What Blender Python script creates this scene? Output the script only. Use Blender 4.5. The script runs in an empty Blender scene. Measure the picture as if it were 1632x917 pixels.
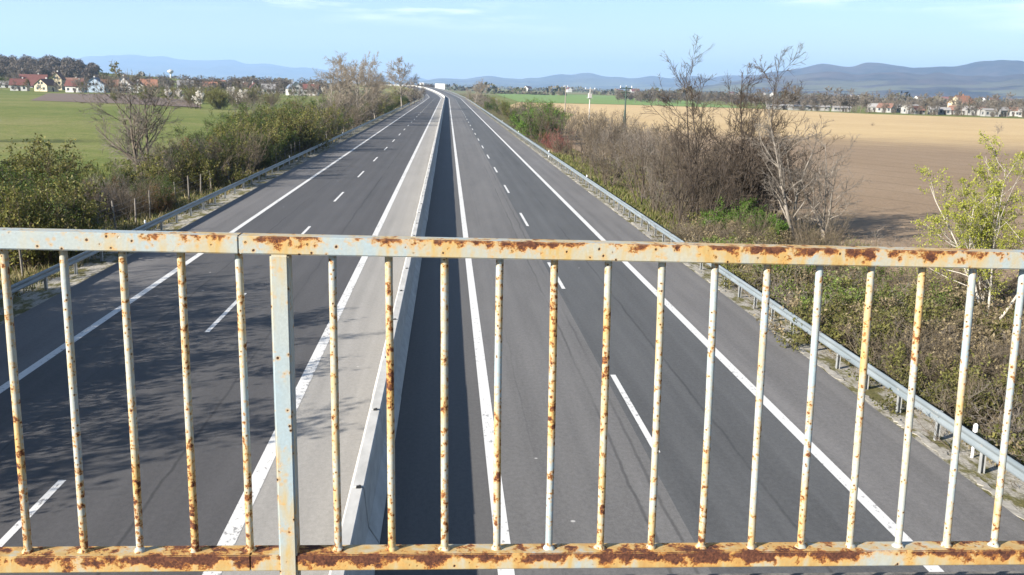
import bpy, bmesh, math, random
import numpy as np
from mathutils import Vector, Matrix

sc = bpy.context.scene
COL = sc.collection
R = math.radians
# ------------------------------------------------------------------ camera
H = 7.936; F = 1555.3; PITCH, YAW, ROLL = R(11.608), R(4.001), R(1.461)
fw = np.array([math.sin(YAW)*math.cos(PITCH), math.cos(YAW)*math.cos(PITCH), -math.sin(PITCH)])
r0 = np.cross(fw, [0, 0, 1.]); r0 /= np.linalg.norm(r0); u0 = np.cross(r0, fw)
rt = r0*math.cos(ROLL)+u0*math.sin(ROLL); up = -r0*math.sin(ROLL)+u0*math.cos(ROLL)
cd = bpy.data.cameras.new('camera'); cam = bpy.data.objects.new('camera', cd); COL.objects.link(cam)
cam.matrix_world = Matrix(((rt[0], up[0], -fw[0], 0), (rt[1], up[1], -fw[1], 0), (rt[2], up[2], -fw[2], H), (0, 0, 0, 1)))
cd.sensor_width = 36; cd.lens = F/1632*36; cd.clip_start = .05; cd.clip_end = 90000
sc.camera = cam
# ------------------------------------------------------------------ light
SUN_EL = R(25.0); SUN_AZ = R(33.0)            # light travels towards (+cos33, +sin33)
trav = Vector((math.cos(SUN_AZ)*math.cos(SUN_EL), math.sin(SUN_AZ)*math.cos(SUN_EL), -math.sin(SUN_EL)))
sd = bpy.data.lights.new('sun', 'SUN'); sd.energy = 5.0; sd.angle = R(.5); sd.color = (1, .93, .82)
so = bpy.data.objects.new('sun', sd); COL.objects.link(so)
so.rotation_euler = trav.to_track_quat('-Z', 'Y').to_euler(); so.location = (-40, -30, 60)
world = bpy.data.worlds.new('World'); sc.world = world; world.use_nodes = True
sc.view_settings.view_transform = 'Standard'; sc.view_settings.look = 'None'
sc.view_settings.gamma = 1; sc.view_settings.use_curve_mapping = False
sc.view_settings.exposure = 1.65
SKY_STRENGTH = .05; HAZE = 8.5e-5
sc.cycles.use_denoising = True
sc.cycles.max_bounces = 6; sc.cycles.transparent_max_bounces = 8; sc.cycles.volume_bounces = 1


class Nodes:
    def __init__(s, nt): s.nt = nt; nt.nodes.clear()
    def __call__(s, typ, ins=None, **at):
        n = s.nt.nodes.new(typ)
        for k, v in at.items(): setattr(n, k, v)
        for k, v in (ins or {}).items():
            t = n.inputs[k]
            if isinstance(v, bpy.types.NodeSocket): s.nt.links.new(v, t)
            elif isinstance(v, bpy.types.Node): s.nt.links.new(v.outputs[0], t)
            else: t.default_value = v
        return n
    def ramp(s, fac, stops, mode='LINEAR'):
        n = s('ShaderNodeValToRGB', {'Fac': fac}); cr = n.color_ramp; cr.interpolation = mode
        while len(cr.elements) < len(stops): cr.elements.new(.5)
        for e, (p, c) in zip(cr.elements, stops):
            e.position = p; e.color = (*c, 1) if not isinstance(c, (int, float)) else (c, c, c, 1)
        return n.outputs[0]
    def math(s, op, a, b=0., clamp=False):
        return s('ShaderNodeMath', {0: a, 1: b}, operation=op, use_clamp=clamp).outputs[0]
    def mix(s, f, a, b, mode='MIX'):
        n = s('ShaderNodeMix', data_type='RGBA', blend_type=mode)
        for k, v in ((0, f), (6, a), (7, b)):
            if isinstance(v, bpy.types.NodeSocket): s.nt.links.new(v, n.inputs[k])
            else: n.inputs[k].default_value = (*v, 1) if isinstance(v, tuple) and len(v) == 3 else v
        return n.outputs[2]
    def noise(s, vec, scale, detail=4, rough=.55):
        sx = scale if isinstance(scale, tuple) else (scale,)*3
        m = s('ShaderNodeMapping', {'Vector': vec, 'Scale': sx})
        return s('ShaderNodeTexNoise', {'Vector': m.outputs[0], 'Scale': 1., 'Detail': float(detail), 'Roughness': rough}).outputs[0]


W = Nodes(world.node_tree)
sky = W('ShaderNodeTexSky', sky_type='NISHITA', sun_disc=False, sun_elevation=SUN_EL,
        sun_rotation=math.atan2(-trav.x, -trav.y) % (2*math.pi), altitude=150, air_density=1.0, dust_density=.15, ozone_density=3.2)
tc = W('ShaderNodeTexCoord').outputs['Generated']
cn = W.noise(tc, (9, 9, 95), 7, .6)
cn2 = W.noise(tc, (3.1, 3.1, 26), 2, .5)
cm = W.math('MULTIPLY', W.ramp(cn, [(.46, 0), (.68, 1)]), W.ramp(cn2, [(.5, 0), (.6, 1)]))
sepw = W('ShaderNodeSeparateXYZ', {0: tc}).outputs[2]
cm = W.math('MULTIPLY', cm, W('ShaderNodeMapRange', {0: sepw, 1: .05, 2: .075}).outputs[0])
cloud = W.mix(W.math('MULTIPLY', cm, .6), sky.outputs[0], (15., 15., 15.6))
bg = W('ShaderNodeBackground', {'Color': cloud, 'Strength': SKY_STRENGTH})
W('ShaderNodeOutputWorld', {'Surface': bg})

# ------------------------------------------------------------------ helpers
def ray(u, v): return rt*(u-816)/F+up*(458.5-v)/F+fw
def G(u, v, z=0.):
    d = ray(u, v); t = (H-z)/-d[2]; return Vector((d[0]*t, d[1]*t, z))
def atY(u, v, Y):
    d = ray(u, v); t = Y/d[1]; return Vector((d[0]*t, Y, H+d[2]*t))
def newmat(name):
    m = bpy.data.materials.new(name); m.use_nodes = True; return m, Nodes(m.node_tree)
def finish(N, col, rough=.8, bump=None, bs=.3, bd=.02, metal=0., spec=.3):
    p = N('ShaderNodeBsdfPrincipled', {'Base Color': col, 'Roughness': rough, 'Metallic': metal, 'Specular IOR Level': spec})
    if bump is not None:
        N.nt.links.new(N('ShaderNodeBump', {'Height': bump, 'Strength': bs, 'Distance': bd}).outputs[0], p.inputs['Normal'])
    N('ShaderNodeOutputMaterial', {'Surface': p}); return p
def pos(N): return N('ShaderNodeNewGeometry').outputs['Position']
def simple(name, c1, c2, scale=3., rough=.8, bs=.2, metal=0., spec=.3, detail=5):
    m, N = newmat(name); P = pos(N)
    n = N.noise(P, scale, detail, .6)
    finish(N, N.ramp(n, [(.3, c1), (.7, c2)]), rough, n, bs, metal=metal, spec=spec); return m
def leafmat(name, cols, trans=.3):
    m, N = newmat(name); g = N('ShaderNodeNewGeometry').outputs['Random Per Island']
    oi = N('ShaderNodeObjectInfo').outputs['Random']
    c = N.ramp(g, [(i/(max(1, len(cols)-1)), k) for i, k in enumerate(cols)])
    c = N.mix(1., c, N.ramp(oi, [(0, .75), (1, 1.2)]), 'MULTIPLY')
    d = N('ShaderNodeBsdfPrincipled', {'Base Color': c, 'Roughness': .6, 'Specular IOR Level': .25})
    t = N('ShaderNodeBsdfTranslucent', {'Color': c})
    N('ShaderNodeOutputMaterial', {'Surface': N('ShaderNodeMixShader', {0: trans, 1: d.outputs[0], 2: t.outputs[0]})})
    return m
def mesh_np(name, V, Fc, mat=None, smooth=False):
    V = np.asarray(V, dtype=np.float32).reshape(-1, 3); Fc = np.asarray(Fc, dtype=np.int32); k = Fc.shape[1]
    me = bpy.data.meshes.new(name); me.vertices.add(len(V)); me.vertices.foreach_set('co', V.ravel())
    me.loops.add(Fc.size); me.loops.foreach_set('vertex_index', Fc.ravel())
    me.polygons.add(len(Fc)); me.polygons.foreach_set('loop_start', np.arange(0, Fc.size, k, dtype=np.int32))
    if smooth: me.polygons.foreach_set('use_smooth', np.ones(len(Fc), dtype=bool))
    me.update(calc_edges=True); me.validate()
    if mat: me.materials.append(mat)
    return me
def link(name, me, parent=None, loc=(0, 0, 0), rot=(0, 0, 0), scale=(1, 1, 1)):
    o = bpy.data.objects.new(name, me); COL.objects.link(o); o.location = loc; o.rotation_euler = rot; o.scale = scale
    if parent: o.parent = parent
    return o
def tag(o, label=None, cat=None, group=None, kind=None):
    for k, v in (('label', label), ('category', cat), ('group', group), ('kind', kind)):
        if v: o[k] = v
    return o
def thing(name, label, cat, loc=(0, 0, 0), rz=0., group=None, scale=(1, 1, 1)):
    return tag(link(name, None, None, loc, (0, 0, rz), scale), label, cat, group)
def struct(name, me): return tag(link(name, me), kind='structure')
class MB:
    """collects boxes / prisms / sheets and makes ONE mesh"""
    def __init__(s): s.v = []; s.f = []
    def add(s, vs, fs):
        b = len(s.v); s.v += [tuple(v) for v in vs]; s.f += [tuple(b+i for i in f) for f in fs]
    def box(s, x0, x1, y0, y1, z0, z1):
        s.add([(x, y, z) for z in (z0, z1) for y in (y0, y1) for x in (x0, x1)],
              [(0, 2, 3, 1), (4, 5, 7, 6), (0, 1, 5, 4), (2, 6, 7, 3), (0, 4, 6, 2), (1, 3, 7, 5)])
    def obox(s, c, a, b, d):
        """box about c with half-axes a, b, d (vectors)"""
        c, a, b, d = map(Vector, (c, a, b, d))
        s.add([c+a*i+b*j+d*k for k in (-1, 1) for j in (-1, 1) for i in (-1, 1)],
              [(0, 2, 3, 1), (4, 5, 7, 6), (0, 1, 5, 4), (2, 6, 7, 3), (0, 4, 6, 2), (1, 3, 7, 5)])
    def cyl(s, p0, p1, ra, rb=None, n=10):
        p0, p1 = Vector(p0), Vector(p1); rb = ra if rb is None else rb
        q = (p1-p0).to_track_quat('Z', 'Y'); e1, e2 = q @ Vector((1, 0, 0)), q @ Vector((0, 1, 0))
        vs = [p+(e1*math.cos(2*math.pi*i/n)+e2*math.sin(2*math.pi*i/n))*r for p, r in ((p0, ra), (p1, rb)) for i in range(n)]
        s.add(vs, [(i, (i+1) % n, n+(i+1) % n, n+i) for i in range(n)]+[tuple(range(n))[::-1], tuple(range(n, 2*n))])
    def mesh(s, name, mat=None, bevel=0., smooth=False, seg=2):
        me = bpy.data.meshes.new(name); me.from_pydata(s.v, [], s.f)
        bm = bmesh.new(); bm.from_mesh(me)
        bmesh.ops.recalc_face_normals(bm, faces=bm.faces)
        if bevel: bmesh.ops.bevel(bm, geom=bm.edges[:], offset=bevel, segments=seg, affect='EDGES', clamp_overlap=True)
        if smooth:
            for f in bm.faces: f.smooth = True
        bm.to_mesh(me); bm.free()
        if mat: me.materials.append(mat)
        return me
    def build(s, name, mat, parent=None, **k): return link(name, s.mesh(name, mat, **k), parent)

# ------------------------------------------------------------------ road centre line
def cx(Y): return 0. if Y < 600 else -(Y-600)**2/(2*2700.)
def cz(Y):
    t = min(1, max(0, (Y-640)/420.)); return 6.2*t*t*(3-2*t)
YS = [-60, -20, 0, 20, 40, 60, 80, 120, 160, 200, 300, 400, 500, 600]+[600+20*i for i in range(1, 41)]
def strip(name, xa, xb, z, mat, ya=-60, yb=1400, parent=None, za=None):
    ys = [y for y in YS if ya < y < yb]; ys = [ya]+ys+[yb]
    V = []; Fc = []
    for y in ys:
        V += [(xa+cx(y), y, (z if za is None else za)+cz(y)), (xb+cx(y), y, z+cz(y))]
    for i in range(len(ys)-1): Fc.append((2*i, 2*i+1, 2*i+3, 2*i+2))
    return link(name, mesh_np(name, V, Fc, mat), parent)

# ------------------------------------------------------------------ ground materials
def asphalt(name, c, seed, streak=.25, speck=.35, seams=()):
    m, N = newmat(name); P = pos(N)
    fine = N.noise(P, 38., 3, .7); mid = N.noise(P, (1.1, .16, 1), 5, .6); big = N.noise(P, (.35, .03, 1), 3, .5)
    tr = N.noise(P, (2.1, .012, 1), 3, .5)
    v = N.math('ADD', N.math('MULTIPLY', N.math('SUBTRACT', fine, .5), speck*2), N.math('MULTIPLY', N.math('SUBTRACT', mid, .5), streak*2.2))
    grain = N.ramp(N.noise(P, (11., 7., 1.), 6, .8), [(.36, 0), (.64, 1)])
    v = N.math('ADD', v, N.math('MULTIPLY', N.math('SUBTRACT', grain, .5), speck*.75))
    v = N.math('ADD', v, N.math('MULTIPLY', N.math('SUBTRACT', tr, .5), streak*2.8))
    v = N.math('ADD', v, N.math('MULTIPLY', N.math('SUBTRACT', big, .5), streak*2.)); v = N.math('ADD', v, 1.)
    sp = N('ShaderNodeSeparateXYZ', {0: P})
    wob = N.math('MULTIPLY', N.math('SUBTRACT', N.noise(P, (.2, .3, 1), 5, .6), .5), .3)
    for sx, wd, dk in seams:
        d = N.math('ABSOLUTE', N.math('SUBTRACT', N.math('ADD', sp.outputs[0], wob), sx))
        mk = N('ShaderNodeMapRange', {0: d, 1: wd, 2: wd*.3, 3: 0., 4: dk}).outputs[0]
        mk = N.math('MULTIPLY', mk, N.ramp(N.noise(P, (.5, .09, 1), 3), [(.38, 0), (.55, 1)]))
        v = N.math('MULTIPLY', v, N.math('SUBTRACT', 1., mk))
    cc = N.mix(1., (*c, 1), N('ShaderNodeCombineColor', {0: v, 1: v, 2: v}).outputs[0], 'MULTIPLY')
    # scattered pale chips and stains
    vo = N('ShaderNodeTexVoronoi', {'Vector': P, 'Scale': .55}, feature='F1').outputs[0]
    cc = N.mix(N.ramp(vo, [(.018, .7), (.03, 0)]), cc, (.45, .44, .42))
    finish(N, cc, .78, fine, .35, .006, spec=.35); return m
M = {}
M['asph_l'] = asphalt('asphalt_dark', (.058, .056, .057), 1, .22, .4, [(-9.5, .04, .5), (-5.6, .05, .4)])
M['asph_sl'] = asphalt('asphalt_old_shoulder', (.104, .099, .097), 2, .22, .4)
M['asph_r'] = asphalt('asphalt_grey', (.108, .104, .101), 3, .2, .45, [(3.85, .05, .4), (4.3, .05, .35), (2.0, .03, .2)])
M['asph_r2'] = asphalt('asphalt_blue_grey', (.070, .071, .072), 4, .24, .45, [(6.6, .05, .35)])
M['asph_sr'] = asphalt('asphalt_shoulder', (.116, .111, .108), 5, .24, .45)
M['median'] = asphalt('median_concrete', (.225, .215, .20), 6, .16, .3)
M['median_r'] = asphalt('median_asphalt', (.080, .077, .075), 7, .12, .35)  # asphalt colour darkened to deepen the barrier's shadow across this strip

def paintmat(name, wear):
    m, N = newmat(name); P = pos(N); n = N.noise(P, (9, 5, 9), 6, .7); n2 = N.noise(P, (1.5, .4, 1), 3)
    c = N.mix(N.ramp(N.math('ADD', n, N.math('MULTIPLY', n2, .35)), [(.80-wear, 0), (.86-wear, .8)]), (.52, .515, .50), (.15, .145, .145))
    finish(N, c, .6, n, .1, .002); return m
M['paint'] = paintmat('road_paint', 0.045); M['paint_worn'] = paintmat('road_paint_worn', .07)

def ground_mat():
    m, N = newmat('meadow_ground'); P = pos(N); sp = N('ShaderNodeSeparateXYZ', {0: P})
    a = N.noise(P, .02, 5, .55); b = N.noise(P, .35, 5, .65); fine = N.noise(P, 3., 4, .7)
    green = N.ramp(N.math('ADD', N.math('MULTIPLY', a, .6), N.math('MULTIPLY', b, .4)), [(.36, (.085, .115, .026)), (.5, (.135, .152, .044)), (.64, (.19, .178, .075))])
    green = N.mix(1., green, N.ramp(fine, [(.25, .5), (.75, 1.4)]), 'MULTIPLY')
    rough_ = N.ramp(N.math('ADD', N.math('MULTIPLY', b, .5), N.math('MULTIPLY', fine, .5)), [(.35, (.055, .058, .02)), (.5, (.11, .10, .042)), (.65, (.18, .15, .08))])
    # scrubby strip along the motorway; open meadow on the village side; mixed farmland far away
    ax = N.math('ABSOLUTE', sp.outputs[0])
    wob = N.math('MULTIPLY', N.math('SUBTRACT', b, .5), 12.)
    near = N('ShaderNodeMapRange', {0: N.math('ADD', ax, wob), 1: 19., 2: 25.}).outputs[0]
    c = N.mix(near, rough_, green)
    far = N.ramp(N.noise(P, (.0022, .006, 1), 3, .5), [(.38, (.10, .13, .05)), (.46, (.17, .14, .09)), (.55, (.12, .15, .05)), (.62, (.26, .21, .12))], 'CONSTANT')
    fd = N('ShaderNodeMapRange', {0: sp.outputs[1], 1: 900., 2: 1200.}).outputs[0]
    c = N.mix(fd, c, far)
    # ditch shadow painted into the meadow colour as a dark band
    d = N.math('ABSOLUTE', N.math('SUBTRACT', N.math('ADD', sp.outputs[1], N.math('MULTIPLY', sp.outputs[0], -.35)), 152.))
    st = N.math('MULTIPLY', N('ShaderNodeMapRange', {0: N.math('ADD', d, wob), 1: 4., 2: 1.}).outputs[0], N('ShaderNodeMapRange', {0: sp.outputs[0], 1: -44., 2: -50.}).outputs[0])
    c = N.mix(N.math('MULTIPLY', st, .8), c, (.045, .055, .02))
    finish(N, c, .95, N.math('ADD', b, fine), .6, .15, spec=.1); return m
M['ground'] = ground_mat()
def field_mat():
    m, N = newmat('arable_soil'); P = pos(N); sp = N('ShaderNodeSeparateXYZ', {0: P})
    a = N.noise(P, (.03, .05, 1), 4); b = N.noise(P, .5, 5, .65); fine = N.noise(P, 4., 4, .7)
    fur = N('ShaderNodeTexWave', {'Vector': N('ShaderNodeMapping', {'Vector': P, 'Rotation': (0, 0, R(-62)), 'Scale': (.55, .55, .55)}).outputs[0], 'Scale': 1., 'Distortion': 2.5, 'Detail': 3.}).outputs['Fac']
    # soil darker where it was turned last, pale dry stubble further out
    edge = N.math('ADD', N.math('ADD', sp.outputs[1], N.math('MULTIPLY', sp.outputs[0], .55)), N.math('MULTIPLY', N.math('SUBTRACT', a, .5), 55.))
    tan = N('ShaderNodeMapRange', {0: edge, 1: 185., 2: 275.}, interpolation_type='SMOOTHSTEP').outputs[0]
    brown = N.ramp(N.math('ADD', N.math('MULTIPLY', a, .5), N.math('ADD', N.math('MULTIPLY', b, .3), N.math('MULTIPLY', fur, .2))), [(.3, (.18, .128, .082)), (.55, (.225, .165, .112)), (.75, (.27, .205, .14))])
    stub = N.ramp(N.math('ADD', N.math('MULTIPLY', a, .6), N.math('MULTIPLY', b, .4)), [(.3, (.38, .275, .145)), (.7, (.46, .345, .195))])
    c = N.mix(tan, brown, stub)
    tr_ = N('ShaderNodeTexWave', {'Vector': N('ShaderNodeMapping', {'Vector': P, 'Rotation': (0, 0, R(-24)), 'Scale': (.05, .05, .05)}).outputs[0], 'Scale': 1., 'Distortion': .6, 'Detail': 1.}).outputs['Fac']
    c = N.mix(N.math('MULTIPLY', N.ramp(tr_, [(.955, 0), (.985, 1)]), .3), c, (.12, .09, .06))
    c = N.mix(1., c, N.ramp(fine, [(.25, .8), (.75, 1.2)]), 'MULTIPLY')
    finish(N, c, .95, N.math('ADD', N.math('MULTIPLY', fur, .5), fine), .5, .12, spec=.1); return m
M['field'] = field_mat()
M['plough'] = simple('ploughed_strip_soil', (.085, .062, .05), (.16, .115, .09), (.25, 1.6, 1), .95, .5)
M['crop'] = simple('young_crop', (.10, .17, .04), (.15, .22, .06), .05, .95)
M['verge'] = simple('verge_gravel', (.10, .09, .06), (.42, .39, .34), (2.2, 1.6, 2), .95, .6)
def verge_mat():
    m, N = newmat('verge_grit_and_grass'); P = pos(N); b = N.noise(P, (1.6, .7, 1), 5, .7); fine = N.noise(P, 14., 4, .7)
    grit = N.ramp(fine, [(.3, (.16, .145, .12)), (.6, (.34, .32, .28)), (.75, (.5, .48, .44))])
    gr = N.ramp(fine, [(.3, (.05, .052, .02)), (.7, (.16, .14, .06))])
    finish(N, N.mix(N.ramp(b, [(.46, 0), (.56, 1)]), grit, gr), .95, fine, .7, .03, spec=.1); return m
M['verge'] = verge_mat()
M['kerb'] = simple('kerb_concrete', (.15, .14, .12), (.34, .32, .285), 5., .9, .3)
M['conc'] = simple('barrier_concrete', (.30, .295, .28), (.44, .43, .41), (3., 1.2, 3.), .85, .25)
M['deck'] = simple('deck_concrete', (.07, .066, .06), (.16, .15, .14), 9., .95, .9)
M['steel'] = simple('galvanised_steel', (.125, .15, .165), (.19, .215, .23), (2., .7, 5.), .45, .05, metal=.0, spec=.3)
M['steel_post'] = simple('galvanised_post', (.27, .28, .28), (.40, .41, .41), 4., .55, .1, metal=.4)
M['black'] = simple('black_rubber', (.012, .012, .012), (.03, .03, .03), 8.)
M['white'] = simple('white_plastic', (.72, .72, .72), (.82, .82, .82), 6., .5)

# ------------------------------------------------------------------ terrain
GZ = -.6
xs = [-26000, -12000, -4000, -1500, -600, -300, -150, -80, -50, -35, -26, -21, -18.5, -16.2, -15.4, 11.9, 12.6, 14.5, 17, 20, 26, 35, 50, 80, 150, 300, 600, 1500, 4000, 12000, 26000]
ysg = [-3000, -600, -150, -60]+[10*i-40 for i in range(0, 36)]+[330, 370, 420, 500, 600, 660, 700, 900, 1300, 2000, 4000, 9000, 20000, 26500]
rng = np.random.default_rng(5)
V = []; Fq = []
for j, y in enumerate(ysg):
    for x in xs:
        e = -15.4 <= x <= 11.9
        z = -.06 if e else (-.1 if x in (12.6, -16.2) else GZ)
        if x in (14.5, -18.5): z = -.35
        if y > 690: z = GZ
        if abs(x) > 30 and abs(x) < 4000: z += float(rng.uniform(-.12, .12))
        V.append((x, y, z))
n = len(xs)
for j in range(len(ysg)-1):
    for i in range(n-1): Fq.append((j*n+i, j*n+i+1, (j+1)*n+i+1, (j+1)*n+i))
struct('ground', mesh_np('ground', V, Fq, M['ground'], True))

def sheet(name, pts, mat, z):
    m = MB(); m.add([(p[0], p[1], z) for p in pts], [tuple(range(len(pts)))]); return tag(m.build(name, mat), kind='structure')
sheet('arable_field', [(18, -60), (18, 330), (24, 420), (40, 556), (52, 556), (104, 566), (169, 540), (204, 462), (263, 437), (420, 330), (420, -60)], M['field'], GZ+.14)
sheet('crop_field', [(42, 570), (110, 578), (172, 552), (215, 900), (240, 1350), (60, 1350)], M['crop'], GZ+.14)
pl = [G(48, 161, GZ), G(76, 149.5, GZ), G(200, 151, GZ), G(300, 160, GZ), G(322, 172, GZ), G(200, 166, GZ)]
sheet('ploughed_plot', pl, M['plough'], GZ+.14)

# embankments carrying the bridge road (beside and behind the viewpoint)
emb = simple('embankment_grass', (.06, .07, .02), (.14, .13, .05), .8, .95, .6)
for s in (-1, 1):
    m = MB(); xi = 17. if s > 0 else 20.
    m.add([(s*xi, 11.5, GZ), (s*110, 11.5, GZ), (s*110, 2.4, 6.3), (s*(xi+8), 2.4, 6.3), (s*(xi+8), -6, 6.3), (s*110, -6, 6.3), (s*110, -16, GZ), (s*xi, -16, GZ)],
          [(0, 1, 2, 3), (3, 2, 5, 4), (4, 5, 6, 7), (0, 3, 4, 7)])
    tag(m.build('embankment', emb), kind='structure')

# ------------------------------------------------------------------ road
LE, LD, LI, RI, RD, RE = -11.35, -7.6, -3.78, 1.07, 4.78, 8.44
BX = -1.47
ra = strip('road', LE, LI, 0, M['asph_l']); tag(ra, kind='structure')
rb = strip('road', RI, RD-.25, 0, M['asph_r']); tag(rb, kind='structure')
rc = strip('road', RD-.25, RE, 0, M['asph_r2']); tag(rc, kind='structure')
tag(strip('road_shoulder', -14.3, LE, 0, M['asph_sl']), kind='structure')
tag(strip('road_shoulder', RE, 11.15, 0, M['asph_sr']), kind='structure')
tag(strip('median_strip', LI, BX, 0, M['median']), kind='structure')
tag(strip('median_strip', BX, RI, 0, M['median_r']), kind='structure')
tag(strip('verge', -16.4, -14.3, -.012, M['verge'], za=-.10), kind='structure')
tag(strip('verge', 11.15, 13.2, -.09, M['verge'], za=-.012), kind='structure')
tag(strip('verge', -30, -16.4, -.1, M['ground'], ya=650, za=-7.5), kind='structure')
tag(strip('verge', 13.2, 27, -7.5, M['ground'], ya=650, za=-.09), kind='structure')
# broken concrete edging along the shoulder
kb = thing('kerb', 'pale broken concrete edging strip between shoulder and guardrail beside ploughed field', 'kerb', (11.35, 16, 0))
rr = random.Random(4); y = 12.
kme = []
for k in range(9):
    m = MB(); L_ = rr.uniform(.7, 1.9); nn_ = 9; ed = [(rr.uniform(.05, .17), rr.uniform(.03, .12)) for _ in range(nn_)]
    vv = [(-a_, L_*q/(nn_-1)+.02, zz) for zz in (-.06, .012) for q, (a_, b_) in enumerate(ed)]+[(b_, L_*q/(nn_-1)+.02, zz) for zz in (-.06, .012) for q, (a_, b_) in enumerate(ed)]
    fs = []
    for q in range(nn_-1): fs += [(nn_+q, nn_+q+1, 3*nn_+q+1, 3*nn_+q), (q, q+1, nn_+q+1, nn_+q), (2*nn_+q, 2*nn_+q+1, 3*nn_+q+1, 3*nn_+q)]
    fs += [(0, nn_, 3*nn_, 2*nn_), (nn_-1, 2*nn_-1, 4*nn_-1, 3*nn_-1)]
    m.add(vv, fs); kme.append(m.mesh('edging_stone', M['kerb']))
k = 0
while y < 160:
    if rr.random() > .2:
        o = link('edging_stone', kme[k % 9], kb, (rr.uniform(-.07, .07), y-16, rr.uniform(-.015, .0)), (rr.uniform(-.01, .01), rr.uniform(-.03, .03), rr.uniform(-.02, .02)))
    y += 2.; k += 1
# markings
def line(xc, w, parent, mat, ya=-60, yb=1390): strip('edge_line', xc-w/2, xc+w/2, .004, mat, ya, yb, parent)
line(LE, .26, ra, M['paint']); line(LI+.02, .30, ra, M['paint_worn']); line(RI, .28, rb, M['paint']); line(RE, .27, rc, M['paint'])
for k in range(-2, 34):
    for nearY, X, par in ((20.4+18*k, RD, rc), (12.9+18*k, LD, ra)):
        strip('lane_dash', X-.075, X+.075, .004, M['paint'], nearY, nearY+6, par)

# ------------------------------------------------------------------ concrete barrier
bar = thing('concrete_barrier', 'long pale concrete median barrier between the two carriageways', 'barrier', (BX, 0, 0))
prof = [(-.37, 0), (-.37, .07), (-.19, .36), (-.115, 1.07), (-.1, 1.1), (.1, 1.1), (.115, 1.07), (.19, .36), (.37, .07), (.37, 0)]
def extr(ys, off=0):
    V = []; Fc = []; k = len(prof)
    for y in ys: V += [(px+cx(y)*off, y, pz+cz(y)*off+.002) for px, pz in prof]
    for i in range(len(ys)-1):
        for j in range(k): Fc.append((i*k+j, i*k+(j+1) % k, (i+1)*k+(j+1) % k, (i+1)*k+j))
    return V, Fc, k
V, Fc, k = extr([.0, 4.075]); m = MB(); m.add(V, Fc+[tuple(range(k)), tuple(range(k, 2*k))])
seg = m.mesh('barrier_segment', M['conc'], bevel=.01, seg=1)
cl = MB(); cl.box(-.04, .04, -.06, .06, 1.1, 1.112); cl.box(.0, .035, -.02, .03, 1.112, 1.135); cl.box(-.035, -.015, -.04, -.01, 1.112, 1.13)
clm = cl.mesh('joint_clamp', M['black'])
J0 = 15.94-4.12*5
for i in range(66):
    rr = random.Random(i)
    s_ = link('barrier_segment', seg, bar, (rr.uniform(-.012, .012), J0+4.12*i+.022, 0), (0, rr.uniform(-.004, .004), 0))
    if i < 26: link('joint_clamp', clm, s_, (rr.uniform(-.02, .02), -.02, 0))
V, Fc, k = extr([y for y in ([J0+4.12*66+.02]+[y for y in YS if y > J0+4.12*66+5])], 1)
tag(link('barrier_run', mesh_np('barrier_run', V, Fc, M['conc']), bar), kind='stuff')

# ------------------------------------------------------------------ guardrails
def guardrail(X, side, label, p0, sp, npost, ya, yb):
    g = thing('guardrail', label, 'guardrail', (X, 20, 0))
    w = [(0, .44), (.05, .47), (.05, .54), (.0, .575), (.0, .615), (.05, .65), (.05, .72), (0, .75)]
    ys = [y for y in YS if ya < y < yb]; ys = [ya]+ys+[yb]; V = []; Fc = []; k = len(w)
    full = [(a, z) for a, z in w]+[(a-.012, z) for a, z in w[::-1]]; k = len(full)
    for y in ys: V += [(-side*(a+.07)+cx(y), y-20, z+cz(y)) for a, z in full]
    for i in range(len(ys)-1):
        for j in range(k): Fc.append((i*k+j, i*k+(j+1) % k, (i+1)*k+(j+1) % k, (i+1)*k+j))
    link('beam', mesh_np('beam', V, Fc, M['steel']), g)
    m = MB(); m.box(-.05, -.042, -.05, .05, -.2, .70); m.box(.042, .05, -.05, .05, -.2, .70); m.box(-.042, .042, .042, .05, -.2, .70)
    m.box(-side*.05-.02, -side*.05+.02, -.04, .04, .5, .69)
    pm = m.mesh('post', M['steel_post'])
    jm = MB(); jm.box(-side*.125-.008, -side*.125+.008, -.17, .17, .6, .612)
    for dy in (-.12, -.04, .04, .12):
        for zz in (.5, .69): jm.box(-side*.128-.012, -side*.128+.012, dy-.014, dy+.014, zz-.014, zz+.014)
    jmm = jm.mesh('splice_bolts', M['steel_post'])
    for i in range(npost):
        y = p0+sp*i; o = link('post', pm, g, (cx(y), y-20, cz(y)), (0, random.Random(i).uniform(-.02, .02), 0))
        if i % 2 == 0 and i < 50: link('splice_bolts', jmm, o)
guardrail(11.68, 1, 'galvanised steel guardrail on posts in front of the scrub by the ploughed field', 17.27, 2.0, 160, -30, 900)
guardrail(-15.12, -1, 'galvanised steel guardrail on posts along the shoulder by the green meadow', 37.36-3.06*10, 3.06, 130, -30, 1100)

# delineator posts behind the rails
dm = MB(); dm.cyl((0, 0, -.05), (0, 0, .78), .03, .034, 8); dmm = dm.mesh('delineator_body', M['white'])
db = MB(); db.cyl((0, 0, .78), (0, 0, .93), .055, .05, 10); db.cyl((0, 0, .93), (0, 0, .97), .05, .015, 10); dbm = db.mesh('delineator_head', M['white'])
dk = MB(); dk.cyl((0, 0, .70), (0, 0, .76), .037, n=8); dkm = dk.mesh('black_band', M['black'])
def delin(x, y, label, group):
    t = thing('delineator_post', label, 'road marker', (x+cx(y), y, -.2+cz(y)), group=group)
    link('body', dmm, t); link('head', dbm, t); link('black_band', dkm, t)
for y in (20.2, 45.8, 83, 115, 165, 215, 265): delin(11.98, y, 'short white marker post with black band beside guardrail facing ploughed field', 'marker posts on the ploughed field side')
for y in (51., 98, 148, 198, 248, 298): delin(-15.45, y, 'short white marker post with black band beside guardrail facing green meadow', 'marker posts on the meadow side')

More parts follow.
